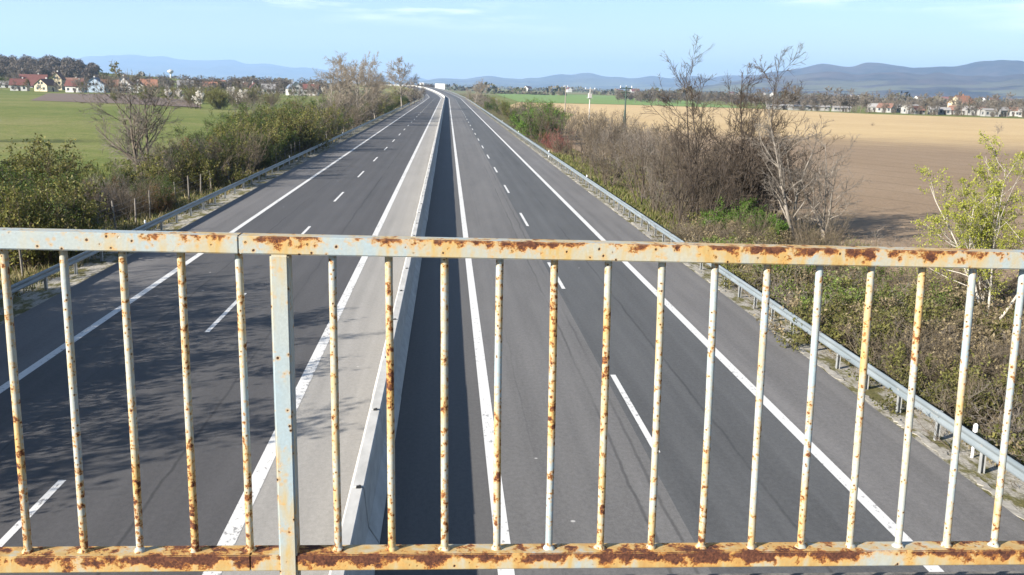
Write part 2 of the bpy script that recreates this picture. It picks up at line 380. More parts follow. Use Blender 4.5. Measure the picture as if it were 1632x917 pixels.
# ------------------------------------------------------------------ bridge and railing
m = MB(); m.box(-40, 40, -6, 2.5, 6.02, 6.6)
m.box(-40, 40, -6, 1.7, 5.4, 6.02); dko = m.mesh('bridge_deck', M['deck']); struct('bridge', dko)
pm_ = MB()
for x in (-18.6, 14.6):
    pp = MB(); pp.box(x-.5, x+.5, -5.5, 1.2, -.5, 5.4); tag(pp.build('bridge_pier', M['conc']), kind='structure')

def rust_mat(name, amount, band, spots, psc=19., stainf=1., pscl=60.):
    m, N = newmat(name); P = pos(N); sp = N('ShaderNodeSeparateXYZ', {0: P}); x = sp.outputs[0]
    hue = N.noise(P, (3.2, 3.2, 2.4), 3, .5)
    big = N.noise(P, (4.5, 4.5, 3.), 3, .55); med = N.noise(P, 34., 5, .62); fine = N.noise(P, 150., 4, .65)
    patch = N.noise(P, (psc, psc, psc*1.1), 6, .66)
    pits = N('ShaderNodeTexVoronoi', {'Vector': P, 'Scale': pscl}, feature='F1').outputs[0]
    pitsel = N.noise(P, 17., 2, .5)
    drip = N.noise(P, (24., 24., 6.), 4, .6)
    am = amount(N, x)                                     # how far gone along the rail
    bd = band(N, sp.outputs[2], x)                        # where on the section the paint has lifted
    base = N.mix(N.ramp(hue, [(.40, 0), (.60, 1)]), (.27, .335, .365), (.34, .34, .295))
    base = N.mix(N.ramp(N.math('ADD', fine, N.math('MULTIPLY', med, .3)), [(.45, 0), (.9, .4)]), base, (.19, .205, .20))
    lev = N.math('ADD', N.math('ADD', N.math('MULTIPLY', patch, .9), N.math('MULTIPLY', big, .42)), am)
    nz = N('ShaderNodeSeparateXYZ', {0: N('ShaderNodeNewGeometry').outputs['Normal']}).outputs[2]
    rlev = N.math('ADD', lev, N.math('SUBTRACT', bd, N('ShaderNodeMapRange', {0: nz, 1: .5, 2: .95, 3: 0., 4: .11}).outputs[0]))
    sl = N.math('ADD', N.math('ADD', N.math('MULTIPLY', big, .5), N.math('MULTIPLY', drip, .55)), N.math('MULTIPLY', am, stainf))
    c = N.mix(N.ramp(sl, [(.50, 0), (.66, 1)]), base, N.ramp(sl, [(.52, (.36, .31, .195)), (.66, (.36, .26, .11)), (.80, (.30, .15, .04))]))
    sel = N.ramp(pitsel, [(spots, 0), (spots+.05, 1)])
    pd = N.math('ADD', pits, N.math('MULTIPLY', N.math('SUBTRACT', fine, .5), .25))
    pm = N.math('MULTIPLY', N.ramp(pd, [(.13, 1), (.19, 0)]), sel)
    halo = N.math('MULTIPLY', N.ramp(pd, [(.15, .75), (.42, 0)]), sel)
    c = N.mix(halo, c, (.40, .235, .075)); c = N.mix(pm, c, (.045, .019, .010))
    nr = N.ramp(rlev, [(.70, 0), (.80, .85)])
    c = N.mix(nr, c, N.ramp(fine, [(.3, (.36, .19, .05)), (.6, (.44, .26, .08))]))
    c = N.mix(N.ramp(rlev, [(.785, 0), (.815, 1)]), c, N.ramp(fine, [(.3, (.16, .058, .017)), (.6, (.26, .10, .026))]))
    c = N.mix(N.ramp(rlev, [(.825, 0), (.85, 1)]), c, N.ramp(N.math('ADD', fine, N.math('MULTIPLY', N.math('SUBTRACT', med, .5), .5)), [(.3, (.026, .011, .008)), (.5, (.075, .027, .016)), (.75, (.15, .06, .03))]))
    hgt = N.math('SUBTRACT', N.math('MULTIPLY', fine, .25), N.math('MULTIPLY', N.ramp(rlev, [(.78, 0), (.83, 1)]), .6))
    hgt = N.math('SUBTRACT', hgt, pm)
    finish(N, c, N.ramp(rlev, [(.7, .55), (.82, .92)]), hgt, .8, .002, spec=.3); return m
def lin(a, b, va, vb):
    def f(N, x): return N('ShaderNodeMapRange', {0: x, 1: a, 2: b, 3: va, 4: vb}).outputs[0]
    return f
RP0 = Vector((-.957, 2.1576, H-.3683)); az, slp, lean, leanY = .0185, -.0098, -.0111, .0246
T = Vector((math.cos(az)*math.cos(slp), math.sin(az)*math.cos(slp), math.sin(slp)))
B = Vector((math.sin(lean)*math.cos(az)-math.sin(leanY)*math.sin(az), math.sin(lean)*math.sin(az)+math.sin(leanY)*math.cos(az), 1)).normalized()
Nn = B.cross(T).normalized()*1.
if Nn.y < 0: Nn = -Nn
BH = .705; RD_, RH = .055, .040
def zband(off, amp_top, width):
    # paint has lifted along the upper arris of the section
    z0 = RP0.z+off; k = T.z/T.x
    def f(N, z, x):
        loc = N.math('SUBTRACT', z, N.math('ADD', N.math('MULTIPLY', N.math('SUBTRACT', x, RP0.x), k), z0))
        return N('ShaderNodeMapRange', {0: loc, 1: 0., 2: width, 3: -.12, 4: amp_top}).outputs[0]
    return f
def flat(v): return lambda N, z, x: N.math('ADD', 0., v)
M['rust_top'] = rust_mat('rusted_paint_handrail', lin(-.9, .6, .01, .09), zband(0, .10, RH), .50, 29., 1.1)
M['rust_bot'] = rust_mat('rusted_paint_lower_rail', lin(-1., 1., .085, .10), zband(-BH-RH, .10, RH*.8), .52, 22., 1.2)
M['rust_bar'] = rust_mat('rusted_paint_bars', lin(-1., 1.3, .075, .025), flat(-.005), .42, 60., .55, 85.)
M['rust_post'] = rust_mat('rusted_paint_post', lin(-1., 1.3, .0, .0), flat(-.03), .50, 30., .9, 55.)
rl = thing('bridge_railing', 'weathered pale blue and cream railing with rust patches on the bridge edge', 'railing', (RP0.x+1.2, RP0.y, 6.6))
org = Vector(rl.location)
def railpiece(name, s0, s1, up_c, mat, depth=RD_, height=RH):
    m = MB(); c = RP0+T*(s0+s1)/2+B*up_c-org
    m.obox(c, T*(s1-s0)/2, Nn*depth/2, B*height/2)
    return m.build(name, mat, rl, bevel=.0022, seg=2)
SPL = .505
railpiece('top_rail', -5.6, SPL-.0003, RH/2, M['rust_top']); railpiece('top_rail', SPL+.0003, 6.8, RH/2, M['rust_top'])
railpiece('bottom_rail', -5.6, SPL-.0003, -BH-RH/2, M['rust_bot']); railpiece('bottom_rail', SPL+.0003, 6.8, -BH-RH/2, M['rust_bot'])
def post(s):
    m = MB(); L = RP0.z+T.z*s-6.6; top = 0.
    m.obox(RP0+T*s-B*(L/2+.05)-org, T*.0205, Nn*(RD_/2+.0035), B*(L/2+.05)); return m.build('post', M['rust_post'], rl, bevel=.004, seg=3)
PS = .5915
for s in (PS, PS-2.05, PS-4.1, PS-6.15, PS+2.05, PS+4.1, PS+6.15): post(s)
bars = [S*.125 for S in range(-11, 0)]+[PS-2.05*j-.11-.125*i for j in (1, 2) for i in range(15)]+[.125*i for i in range(5)]+[.125*(i+.6405) for i in range(5, 19)]+[PS+2.05*j+.11+.125*i for j in (1, 2) for i in range(15)]
for i, s in enumerate(bars):
    rr = random.Random(100+i); p = RP0+T*s-org; q = p-B*BH
    nseg = 10; m = MB(); n = 14; V = []; dx = rr.uniform(-.0016, .0016)
    for j in range(nseg+1):
        t = j/nseg; c = q.lerp(p, t)+T*(dx*math.sin(3.1*t+rr.random()*.3)); rad = .0088+rr.uniform(-.0003, .0003)
        V += [c+(T*math.cos(2*math.pi*a/n)+Nn*math.sin(2*math.pi*a/n))*rad for a in range(n)]
    m.add(V, [(j*n+a, j*n+(a+1) % n, (j+1)*n+(a+1) % n, (j+1)*n+a) for j in range(nseg) for a in range(n)])
    b_ = m.build('baluster', M['rust_bar'], rl, smooth=True)
    m = MB(); V = []; n = 12; rings = [(.0145, 0), (.0135, .003), (.0112, .006), (.0088, .0085)]
    wob = [rr.uniform(.45, 1.45) for _ in range(n)]
    for rad, hh in rings: V += [q+B*(hh-.0005)+(T*math.cos(2*math.pi*a/n)+Nn*math.sin(2*math.pi*a/n))*(.0085+(rad-.0085)*wob[a]) for a in range(n)]
    m.add(V, [(j*n+a, j*n+(a+1) % n, (j+1)*n+(a+1) % n, (j+1)*n+a) for j in range(len(rings)-1) for a in range(n)])
    m.build('weld_bead', M['rust_bar'], b_, smooth=True)

# ------------------------------------------------------------------ vegetation generators
def unit(a): return a/np.maximum(np.linalg.norm(a, axis=-1, keepdims=True), 1e-9)
def walk(rng, start, d, L, r0, r1, nseg, wander, upb):
    m = len(start); P = np.zeros((m, nseg+1, 3)); P[:, 0] = start; d = unit(d); st = (L/nseg)[:, None]
    for i in range(nseg):
        P[:, i+1] = P[:, i]+d*st
        d = unit(d+rng.normal(0, wander, (m, 3))+np.array([0, 0, upb]))
    t = np.linspace(0, 1, nseg+1)[None]
    return P, r0[:, None]*(1-t)+r1[:, None]*t
def branch(rng, P, Rr, k, ang, lenr, rr, nseg, wander, upb, tmin=.25, rmin=.004, tip=.35, lmin=.0):
    m, n, _ = P.shape; idx = np.repeat(np.arange(m), k); t = rng.uniform(tmin, .98, len(idx))
    ft = t*(n-1); i = np.minimum(ft.astype(int), n-2); fr = (ft-i)[:, None]
    st = P[idx, i]*(1-fr)+P[idx, i+1]*fr; rad = Rr[idx, i]*(1-fr[:, 0])+Rr[idx, i+1]*fr[:, 0]
    tg = unit(P[idx, i+1]-P[idx, i]); plen = np.linalg.norm(np.diff(P, axis=1), axis=2).sum(1)[idx]
    a = unit(np.cross(tg, rng.normal(size=tg.shape))); an = R(ang)*rng.uniform(.65, 1.3, len(idx))[:, None]
    d = tg*np.cos(an)+a*np.sin(an)
    L = np.maximum(plen*lenr*rng.uniform(.55, 1.25, len(idx))*(1.15-.6*t), lmin)
    ra = np.maximum(rad*rr, rmin)
    return walk(rng, st, d, L, ra, np.maximum(ra*tip, rmin*.5), nseg, wander, upb)
def tubes(sets, sides):
    VV = []; FF = []; off = 0
    for (P, Rr), s in zip(sets, sides):
        m, n, _ = P.shape; tg = np.zeros_like(P); tg[:, :-1] = np.diff(P, axis=1); tg[:, -1] = tg[:, -2]; tg = unit(tg)
        a = unit(np.cross(tg, np.array([.31, .52, .79]))); b = np.cross(tg, a)
        th = 2*np.pi*np.arange(s)/s
        ring = P[:, :, None]+Rr[:, :, None, None]*(a[:, :, None]*np.cos(th)[:, None]+b[:, :, None]*np.sin(th)[:, None])
        VV.append(ring.reshape(-1, 3)); base = off+(np.arange(m)*n*s)[:, None, None]
        i = np.arange(n-1)[None, :, None]*s; j = np.arange(s)[None, None]; j2 = (j+1) % s
        q = np.stack([base+i+j, base+i+j2, base+i+s+j2, base+i+s+j], -1).reshape(-1, 4); FF.append(q); off += m*n*s
    return np.concatenate(VV), np.concatenate(FF)
def leaves(rng, P, k, size, spread=.05, flat=0., tmin=.2):
    m, n, _ = P.shape; idx = np.repeat(np.arange(m), k); t = rng.uniform(tmin, 1, len(idx))*(n-1); i = np.minimum(t.astype(int), n-2)
    c = P[idx, i]+(P[idx, i+1]-P[idx, i])*(t-i)[:, None]+rng.normal(0, spread, (len(idx), 3))
    a = unit(rng.normal(size=c.shape)); b = unit(np.cross(a, rng.normal(size=c.shape)))
    s = size*rng.uniform(.6, 1.3, len(idx))[:, None]
    V = np.stack([c-a*s, c+b*s*.55, c+a*s, c-b*s*.55], 1).reshape(-1, 3)
    return V, np.arange(len(idx)*4).reshape(-1, 4)

def bark(name, c1, c2): return simple(name, c1, c2, (9, 9, 3), .9, .5, spec=.15)
M['bark'] = bark('bark_grey_brown', (.085, .068, .052), (.17, .14, .11))
M['bark_mid'] = bark('bark_light_grey', (.15, .13, .11), (.28, .25, .215))
M['bark_black'] = bark('bark_blackish', (.03, .024, .019), (.075, .06, .048))
M['bark_dark'] = bark('bark_dark', (.05, .038, .03), (.10, .08, .062))
M['bark_pale'] = bark('bark_pale', (.26, .235, .20), (.44, .41, .36))
M['twig'] = bark('twigs_brown', (.082, .066, .046), (.15, .122, .085))
M['twig_grey'] = bark('twigs_grey', (.11, .096, .082), (.20, .175, .148))
M['twig_pale'] = bark('twigs_pale', (.17, .14, .105), (.27, .23, .18))
M['twig_red'] = bark('twigs_red', (.16, .05, .045), (.26, .10, .085))
M['lf_olive'] = leafmat('leaf_olive', [(.06, .072, .015), (.11, .12, .026), (.16, .155, .036), (.19, .16, .045)])
M['lf_green'] = leafmat('leaf_dark_green', [(.03, .055, .010), (.06, .095, .017), (.105, .14, .026)])
M['lf_bright'] = leafmat('leaf_fresh_green', [(.06, .13, .016), (.10, .19, .025), (.15, .24, .04)], .4)
M['lf_yellow'] = leafmat('leaf_young_yellow_green', [(.19, .215, .026), (.28, .30, .042), (.39, .38, .085)], .45)
M['lf_rust'] = leafmat('leaf_rusty', [(.11, .05, .02), (.16, .085, .03), (.12, .10, .03)])
M['lf_bloom'] = leafmat('blossom_white', [(.5, .47, .42), (.68, .65, .6)], .3)
M['lf_low'] = leafmat('leaf_pale_olive', [(.07, .076, .02), (.12, .12, .034), (.18, .165, .052)], .35)
M['lf_lowg'] = leafmat('leaf_low_green', [(.07, .11, .02), (.12, .17, .035), (.2, .23, .06)], .4)
M['lf_dry'] = leafmat('dry_stem_leaf', [(.13, .10, .06), (.20, .16, .09), (.26, .21, .125)])

def plant(trunk, crown, lf=None): return {'trunk': trunk, 'crown': crown, 'foliage': lf}
def mk_tree(seed, h, stems=1, lean=.06, tr=.09, k1=9, ang1=42, len1=.5, k2=7, k3=5, up=.05, tmin=.3, bk='bark', tw='twig', lf=None, nlf=0, ls=.05, spread0=.15, wander=.09, l2=.5, l3=.5, rt=.006):
    rng = np.random.default_rng(seed)
    st = np.concatenate([rng.uniform(-spread0, spread0, (stems, 2)), -np.ones((stems, 1))*.15], 1) if stems > 1 else np.array([[0, 0, -.15]])
    d = np.concatenate([rng.normal(0, lean, (stems, 2))+st[:, :2]*.5*(stems > 1), np.ones((stems, 1))], 1)
    L = h*rng.uniform(.72, 1.0, stems) if stems > 1 else np.array([h*.93])
    ra = tr*rng.uniform(.7, 1.1, stems)
    A = walk(rng, st, d, L, ra, ra*.14, 9, wander*.55, .03)
    Bq = branch(rng, *A, k1, ang1, len1, .55, 6, wander, up, tmin, .012)
    C = branch(rng, *Bq, k2, 42, l2, .55, 4, wander*1.3, up*.8, .2, rt*1.4)
    C0 = branch(rng, *A, 8, 45, .16, .3, 4, wander, up, .45, rt*1.4)
    D = branch(rng, *C, k3, 38, l3, .6, 3, wander*1.4, up*.5, .15, rt)
    t = mesh_np('trunk', *tubes([A, Bq], [7, 5]), M[bk], True); c = mesh_np('crown', *tubes([C, C0, D], [3, 3, 3]), M[tw])
    l = mesh_np('foliage', *leaves(rng, D[0], nlf, ls), M[lf]) if lf else None
    return plant(t, c, l)
def mk_shrub(seed, h, stems=22, spread=.35, lean=.38, k1=8, k2=7, bk='bark', tw='twig', lf=None, nlf=0, ls=.05, rt=.006, tr=.022, ang=34, lsp=.06, k3=0):
    rng = np.random.default_rng(seed)
    st = np.concatenate([rng.normal(0, spread, (stems, 2)), -np.ones((stems, 1))*.1], 1)
    d = np.concatenate([rng.normal(0, lean, (stems, 2))+st[:, :2]*.4, np.ones((stems, 1))], 1)
    L = h*rng.uniform(.5, 1.12, stems); ra = tr*rng.uniform(.6, 1.3, stems)
    A = walk(rng, st, d, L, ra, ra*.3, 6, .10, .02)
    Bq = branch(rng, *A, k1, ang, .42, .55, 4, .13, .05, .12, rt*1.2)
    C = branch(rng, *Bq, k2, 38, .5, .6, 3, .16, .03, .1, rt)
    sets = [Bq, C]
    if k3: sets.append(branch(rng, *C, k3, 38, .6, .6, 3, .16, .0, .1, rt))
    t = mesh_np('stems', *tubes([A], [5]), M[bk], True); c = mesh_np('twigs', *tubes(sets, [3]*len(sets)), M[tw])
    l = mesh_np('foliage', *leaves(rng, sets[-1][0], nlf, ls, lsp), M[lf]) if lf else None
    return plant(t, c, l)
def put(name, pr, x, y, z, label, cat, group=None, s=1., rz=None, sz=None, rnd=random.Random(77)):
    rz = rnd.uniform(0, 6.28) if rz is None else rz
    e = thing(name, label, cat, (x, y, z), rz, group, (s, s, s if sz is None else sz))
    a, b = ('trunk', 'crown') if 'tree' in name else ('stems', 'twigs')
    link(a, pr['trunk'], e); link(b, pr['crown'], e)
    if pr['foliage']: link('foliage', pr['foliage'], e)
    return e
rn = random.Random(12)
U = rn.uniform
# prototypes -------------------------------------------------------
tall = [mk_tree(10+i, 10, stems=2, lean=.05, tr=.10, k1=15, ang1=42, len1=.34, k2=9, k3=6, up=.11, tmin=.22, bk='bark_black', tw='bark_dark', wander=.09, rt=.0095, spread0=.3) for i in range(3)]
tallm = [mk_tree(20+i, 8, stems=5, lean=.15, tr=.065, k1=9, ang1=42, len1=.42, k2=7, k3=4, up=.09, tmin=.2, bk='bark_black', tw='bark_dark', wander=.11, spread0=.5, rt=.009) for i in range(2)]
spread = [mk_tree(30+i, 6.5, stems=3, lean=.26, tr=.11, k1=10, ang1=46, len1=.5, k2=8, k3=6, up=.06, tmin=.22, bk='bark_mid', tw='twig_grey', wander=.16, rt=.008) for i in range(2)]
ltree = mk_tree(41, 7.4, stems=3, lean=.16, tr=.15, k1=11, ang1=48, len1=.62, k2=10, k3=8, up=.05, tmin=.16, bk='bark', tw='twig_grey', wander=.11, rt=.012)
sapl = [mk_tree(50+i, 5.5, stems=7, lean=.12, tr=.055, k1=8, ang1=36, len1=.38, k2=7, k3=4, up=.08, tmin=.25, bk='bark_dark', tw=('twig', 'twig_grey', 'twig')[i], wander=.12, spread0=.8) for i in range(3)]
birch = [mk_tree(60+i, 13, stems=1+i % 2, lean=.05, tr=.2, k1=26, ang1=52, len1=.40, k2=11, k3=9, up=.06, tmin=.12, bk='bark_mid', tw='twig_pale', wander=.11, rt=.015) for i in range(3)]
bigt = mk_tree(70, 16, stems=1, lean=.02, tr=.30, k1=34, ang1=56, len1=.44, k2=12, k3=10, up=.06, tmin=.24, bk='bark_mid', tw='twig_pale', wander=.11, rt=.022)
yell = mk_tree(80, 6.8, stems=4, lean=.36, tr=.075, k1=10, ang1=40, len1=.46, k2=8, k3=5, up=.07, tmin=.2, bk='bark_pale', tw='twig_grey', lf='lf_yellow', nlf=11, ls=.038, spread0=.3, wander=.11)
far_b = [mk_tree(90+i, 10, stems=1, lean=.04, tr=.2, k1=18, ang1=52, len1=.44, k2=10, k3=8, up=.06, tmin=.2, bk='bark', tw=('twig_grey', 'twig')[i % 2], wander=.12, rt=.042) for i in range(3)]
far_g = [mk_tree(95+i, 10, stems=1, lean=.04, tr=.2, k1=14, ang1=50, len1=.42, k2=6, k3=4, up=.05, tmin=.22, bk='bark', tw='twig', lf=('lf_olive', 'lf_green')[i], nlf=5, ls=.22, wander=.12, rt=.03) for i in range(2)]
far_w = mk_tree(98, 5, stems=2, lean=.1, tr=.1, k1=10, ang1=50, len1=.5, k2=6, k3=4, up=.02, tmin=.2, bk='bark', tw='twig', lf='lf_bloom', nlf=5, ls=.13, wander=.12, rt=.02)
sh_bare = [mk_shrub(110+i, 2.8, 24, .4, .30, 8, 7, tw=('twig', 'twig_grey')[i % 2]) for i in range(3)]
sh_olive = [mk_shrub(120+i, 2.8, 22, .45, .34, 8, 6, lf='lf_olive', nlf=6, ls=.055, bk='bark_dark', tw='twig', lsp=.08) for i in range(2)]
sh_green = [mk_shrub(130+i, 2.8, 22, .45, .34, 8, 6, lf='lf_green', nlf=11, ls=.038, bk='bark_dark', tw='bark_dark', lsp=.08) for i in range(2)]
sh_rust = [mk_shrub(140, 2.4, 22, .4, .36, 8, 6, lf='lf_rust', nlf=4, ls=.05, bk='bark_dark', tw='twig')]
sh_red = mk_shrub(150, 2.8, 26, .4, .3, 9, 7, tw='twig_red', bk='bark_dark')
sh_brt = [mk_shrub(160+i, 1.9, 20, .4, .4, 8, 6, lf='lf_bright', nlf=11, ls=.038, bk='bark', tw='twig', lsp=.07) for i in range(2)]
sh_low = [mk_shrub(170+i, 1.1, 30, .5, .6, 7, 5, lf=('lf_low', 'lf_dry', 'lf_lowg')[i], nlf=(5, 3, 5)[i], ls=(.04, .04, .035)[i], bk='twig', tw='twig', rt=.004, tr=.010, ang=42) for i in range(3)]
sh_bram = [mk_shrub(180+i, 1.3, 44, .6, .85, 8, 5, bk='twig', tw=('twig', 'twig_grey')[i], rt=.0045, tr=.010, ang=48, lf=None) for i in range(2)]

# right: bank scrub close to the bridge ------------------------------
def zfor(x): 
    ax = abs(x-(-1.75))-13.65
    return -.08 if ax < .7 else (-.08-.27*min(1, max(0, (ax-.7)/2.)) if ax < 2.7 else max(GZ, -.35-.25*(ax-2.7)/2.))-.0
B1 = [(sh_low[0], 'bush', 'low olive leafed bush behind guardrail', 'bush', 'olive bushes on the bank'),
      (sh_low[1], 'bush', 'low straw coloured bush behind guardrail', 'bush', 'dry bushes on the bank'),
      (sh_low[2], 'bush', 'low fresh green bush behind guardrail', 'bush', 'fresh green bushes on the bank'),
      (sh_bram[0], 'bramble', 'brown bramble heap behind guardrail', 'bramble', 'brown brambles on the bank'),
      (sh_bram[1], 'bramble', 'grey bramble heap behind guardrail', 'bramble', 'grey brambles on the bank')]
for i in range(150):
    y = U(15, 56); x = 13.2+abs(rn.gauss(0, 1))*3.4
    if x > 13.4+y*.28 or x > 24: continue
    w = [2.2, 2, 1.4, 3.4, 2.8] if y < 34 else [2.4, 2.2, 1.7, 2.2, 1.8]
    p, nm, lb, ct, gp = rn.choices(B1, w)[0]
    sz_ = U(.75, 1.5); lb = ('large ' if sz_ > 1.15 else 'small ')+lb+(' beside the bridge' if y < 25 else ' below the yellow green tree' if y < 40 else ' before the tall bare trees')
    put(nm, p, x, y, zfor(x)-.03, lb, ct, lb+' set', sz_)
put('tree', yell, 21.3, 36, GZ, 'pale stemmed tree with young yellow green leaves near the bridge', 'tree', s=.98, rz=2.3)
put('tree', yell, 23.6, 34.5, GZ, 'yellow green leafed tree with upswept pale branch beyond its twin', 'tree', s=1.02, rz=.6)
put('tree', yell, 22.6, 38.2, GZ, 'low bushy yellow green tree behind the pale stemmed pair', 'tree', s=.8, rz=4.1)
# tall bare trees
for i, (u, v, h) in enumerate(((1075, 374, 6.0), (1112, 372, 10.2), (1130, 379, 6.5), (1152, 371, 6.4), (1176, 376, 6.8), (1196, 380, 10.4), (1226, 374, 6.6), (1240, 380, 6.0), (1088, 376, 7.4), (1140, 374, 8.0), (1164, 380, 7.6), (1210, 376, 8.4), (1185, 372, 7.3))):
    g_ = G(u, v, GZ); pr = tall[i % 3] if h > 7 else tallm[i % 2]; hb = 10. if h > 7 else 8.
    put('tree', pr, g_.x, g_.y, GZ, ('tall slender leafless tree rising above the thicket edge' if h > 7 else 'many stemmed leafless tree among the tall slender ones'), 'tree', ('tall bare trees by the field' if h > 7 else 'many stemmed trees by the field'), h/hb)
g_ = G(1268, 388, GZ); put('tree', spread[0], g_.x, g_.y, GZ, 'spreading leafless tree with pale grey limbs at the ploughed field edge', 'tree', s=1.12, rz=1.2)
g_ = G(1292, 390, GZ); put('tree', spread[1], g_.x+1.2, g_.y+.8, GZ, 'leaning leafless tree with crooked pale limbs over the ploughed field', 'tree', s=1.02, rz=4.2)
for i, (u, v, s) in enumerate(((1142, 372, 1.0), (1160, 374, 1.25), (1182, 378, 1.1), (1208, 380, .85))):
    g_ = G(u, v, GZ); put('bush', sh_brt[i % 2], g_.x-.3, g_.y-2.5, GZ, 'bright green bush at the foot of the tall bare trees', 'bush', 'bright green bushes', s)
# bare thicket
def thw(y): return 'in the thicket beside the tall bare trees' if y < 72 else 'in the thicket between tall trees and red twigged shrubs' if y < 120 else 'in the thicket around the red twigged shrubs' if y < 150 else 'in the thicket among the rounded green shrubs'
for i in range(54):
    y = 60+150*(i/54.)**1.35+U(-2, 2); x = 13.6+U(0, 1)**1.1*(6+.035*y)
    if i % 5 == 4: put('shrub', sh_bare[i % 3], x, y, zfor(x), 'brown leafless shrub low '+thw(y), 'shrub', 'bare shrubs '+thw(y), U(1.0, 1.5))
    else: put('tree', sapl[i % 3], x, y, zfor(x)-.05, 'thin stemmed leafless '+('grey' if i % 3 == 1 else 'brown')+' sapling clump '+thw(y), 'tree', 'saplings '+('grey ' if i % 3 == 1 else 'brown ')+thw(y), U(.85, 1.25))
for i in range(13):
    y = U(48, 75); x = 15+U(0, 5)
    put('shrub', sh_bare[i % 3], x, y, zfor(x), 'brown leafless shrub low '+thw(y), 'shrub', 'bare shrubs '+thw(y), U(.6, 1.05))
for (u, v) in ((884, 246), (872, 240)):
    g_ = G(u, v, -.3); put('shrub', sh_red, g_.x+.6, g_.y, -.35, 'shrub with dark red leafless twigs behind the guardrail', 'shrub', 'red twigged shrubs', 1.05)
for (Y, X, s) in ((150, 14.5, 1.7), (163, 14.8, 2.1), (172, 16.5, 2.2), (186, 14.8, 1.9), (200, 16, 1.8)):
    put('shrub', sh_green[rn.randrange(2)] if s < 2 else sh_brt[rn.randrange(2)], X, Y, -.4, 'rounded green leafed shrub beyond the bare thicket' if s < 2 else 'large fresh green shrub beyond the bare thicket', 'shrub', 'rounded green shrubs' if s < 2 else 'large fresh green shrubs', s*(1 if s < 2 else 1.35))
for i in range(34):
    y = 205+430*(i/34.)**1.2; x = 14.5+U(0, 5)
    put('shrub', (sh_olive, sh_bare, sh_green, sh_bare)[i % 4][i % 2], x, y, -.45, ('olive leafed', 'leafless brown', 'dark green', 'leafless brown')[i % 4]+' shrub in the distant roadside row by the fields', 'shrub', ('olive', 'brown', 'green', 'brown')[i % 4]+' shrubs in the distant row', U(.9, 1.7))
for (u, Y, h) in ((757, 430, 11.5), (766, 460, 10.5), (748, 520, 8)):
    p = atY(u, 150, Y); put('tree', birch[rn.randrange(3)], p.x, Y, GZ, 'pale twiggy leafless tree at the far end of the roadside row', 'tree', 'pale trees far along the road', h/13.)

# left: roadside hedge ------------------------------------------------
def where(y): return 'in the hedge clump nearest the bridge by the meadow' if y < 62 else 'around the forked grey tree by the meadow' if y < 88 else 'behind the wooden stake fence' if y < 128 else 'between the stake fence and the pale tree clump' if y < 180 else 'under the pale barked tree clump' if y < 290 else 'in the hedge near the lone tall pale tree' if y < 400 else 'in the far hedge beyond the lone tall tree'
def ls(pr, word, x, y, s, sz=None):
    w = ('large ' if s > 1.5 else 'small ' if s < .8 else '')+word+' shrub '+where(y); put('shrub', pr, x, y, zfor(x), w, 'shrub', w+' set', s, sz=sz)
for i in range(26):      # clump nearest the bridge
    u, v = U(-60, 118), U(345, 440); g_ = G(u, v, GZ)
    if g_.x > -17.2: continue
    pr, w_ = rn.choices(((sh_olive[0], 'olive leafed'), (sh_olive[1], 'olive leafed'), (sh_green[0], 'dark green'), (sh_green[1], 'dark green'), (sh_rust[0], 'rusty leafed')), (2, 2, 3, 3, 1))[0]
    ls(pr, w_, g_.x, g_.y, U(.9, 1.45))
for (u, v, s) in ((20, 330, 1.6), (60, 335, 1.6), (95, 340, 1.3), (-20, 330, 1.7)):
    g_ = G(u, v, GZ); ls(sh_olive[int(u) % 2], 'olive leafed', g_.x, g_.y, s)
for i in range(20):
    u, v = U(150, 290), U(318, 372); g_ = G(u, v, GZ)
    if g_.x > -16.9: continue
    pr, w_ = rn.choice(((sh_rust[0], 'rusty leafed'), (sh_bare[0], 'leafless brown'), (sh_bare[1], 'leafless grey'), (sh_bare[2], 'leafless brown'), (sh_green[1], 'dark green')))
    ls(pr, w_, g_.x, g_.y, U(.55, .95))
g_ = G(236, 306, GZ); put('tree', ltree, g_.x-.6, g_.y+1, GZ, 'leafless grey tree with wide forked limbs standing before the green meadow', 'tree', s=1.14, rz=.9)
for i in range(46):
    t = i/46.; y = 72+60*t+U(-2, 2); x = -17.6-abs(rn.gauss(0, 1))*(2.4+1.8*t)
    pr, w_ = rn.choices(((sh_green[i % 2], 'dark green'), (sh_olive[i % 2], 'olive leafed'), (sh_bare[i % 3], 'leafless brown'), (sh_rust[0], 'rusty leafed')), (3.5+2*t, 4.5, 2.2-2*t, .35))[0]
    ls(pr, w_, x, y, U(1.0, 1.45)+.55*t)
for i in range(70):
    t = i/70.; y = 130+280*t**1.15+U(-3, 3); x = -17.2-abs(rn.gauss(0, 1))*(3.2+3*t)
    pr, w_ = rn.choices(((sh_green[i % 2], 'dark green'), (sh_olive[i % 2], 'olive leafed'), (sh_bare[i % 3], 'leafless brown')), (1, 2.2, 3))[0]
    ls(pr, w_, x, y, U(1.2, 2.1))
for i in range(26):
    y = 420+260*(i/26.); x = -18-U(0, 7)
    ls(sh_bare[i % 3] if i % 3 else sh_olive[0], 'leafless brown' if i % 3 else 'olive leafed', x, y, U(1.4, 2.3))
for (u, Y, h) in ((530, 205, 13.6), (545, 190, 12.6), (556, 225, 15.2), (570, 214, 14.2), (585, 240, 15.0), (600, 250, 13.0), (612, 268, 12.0), (598, 225, 11)):
    p = atY(u, 160, Y); put('tree', birch[rn.randrange(3)], p.x, Y, GZ, 'pale barked leafless tree in the tall clump above the hedge', 'tree', 'pale barked tree clump', h/13.)
p = atY(640, 160, 330); put('tree', bigt, p.x, 330, GZ, 'tall broad crowned pale leafless tree standing alone in the hedge', 'tree', s=1.06)
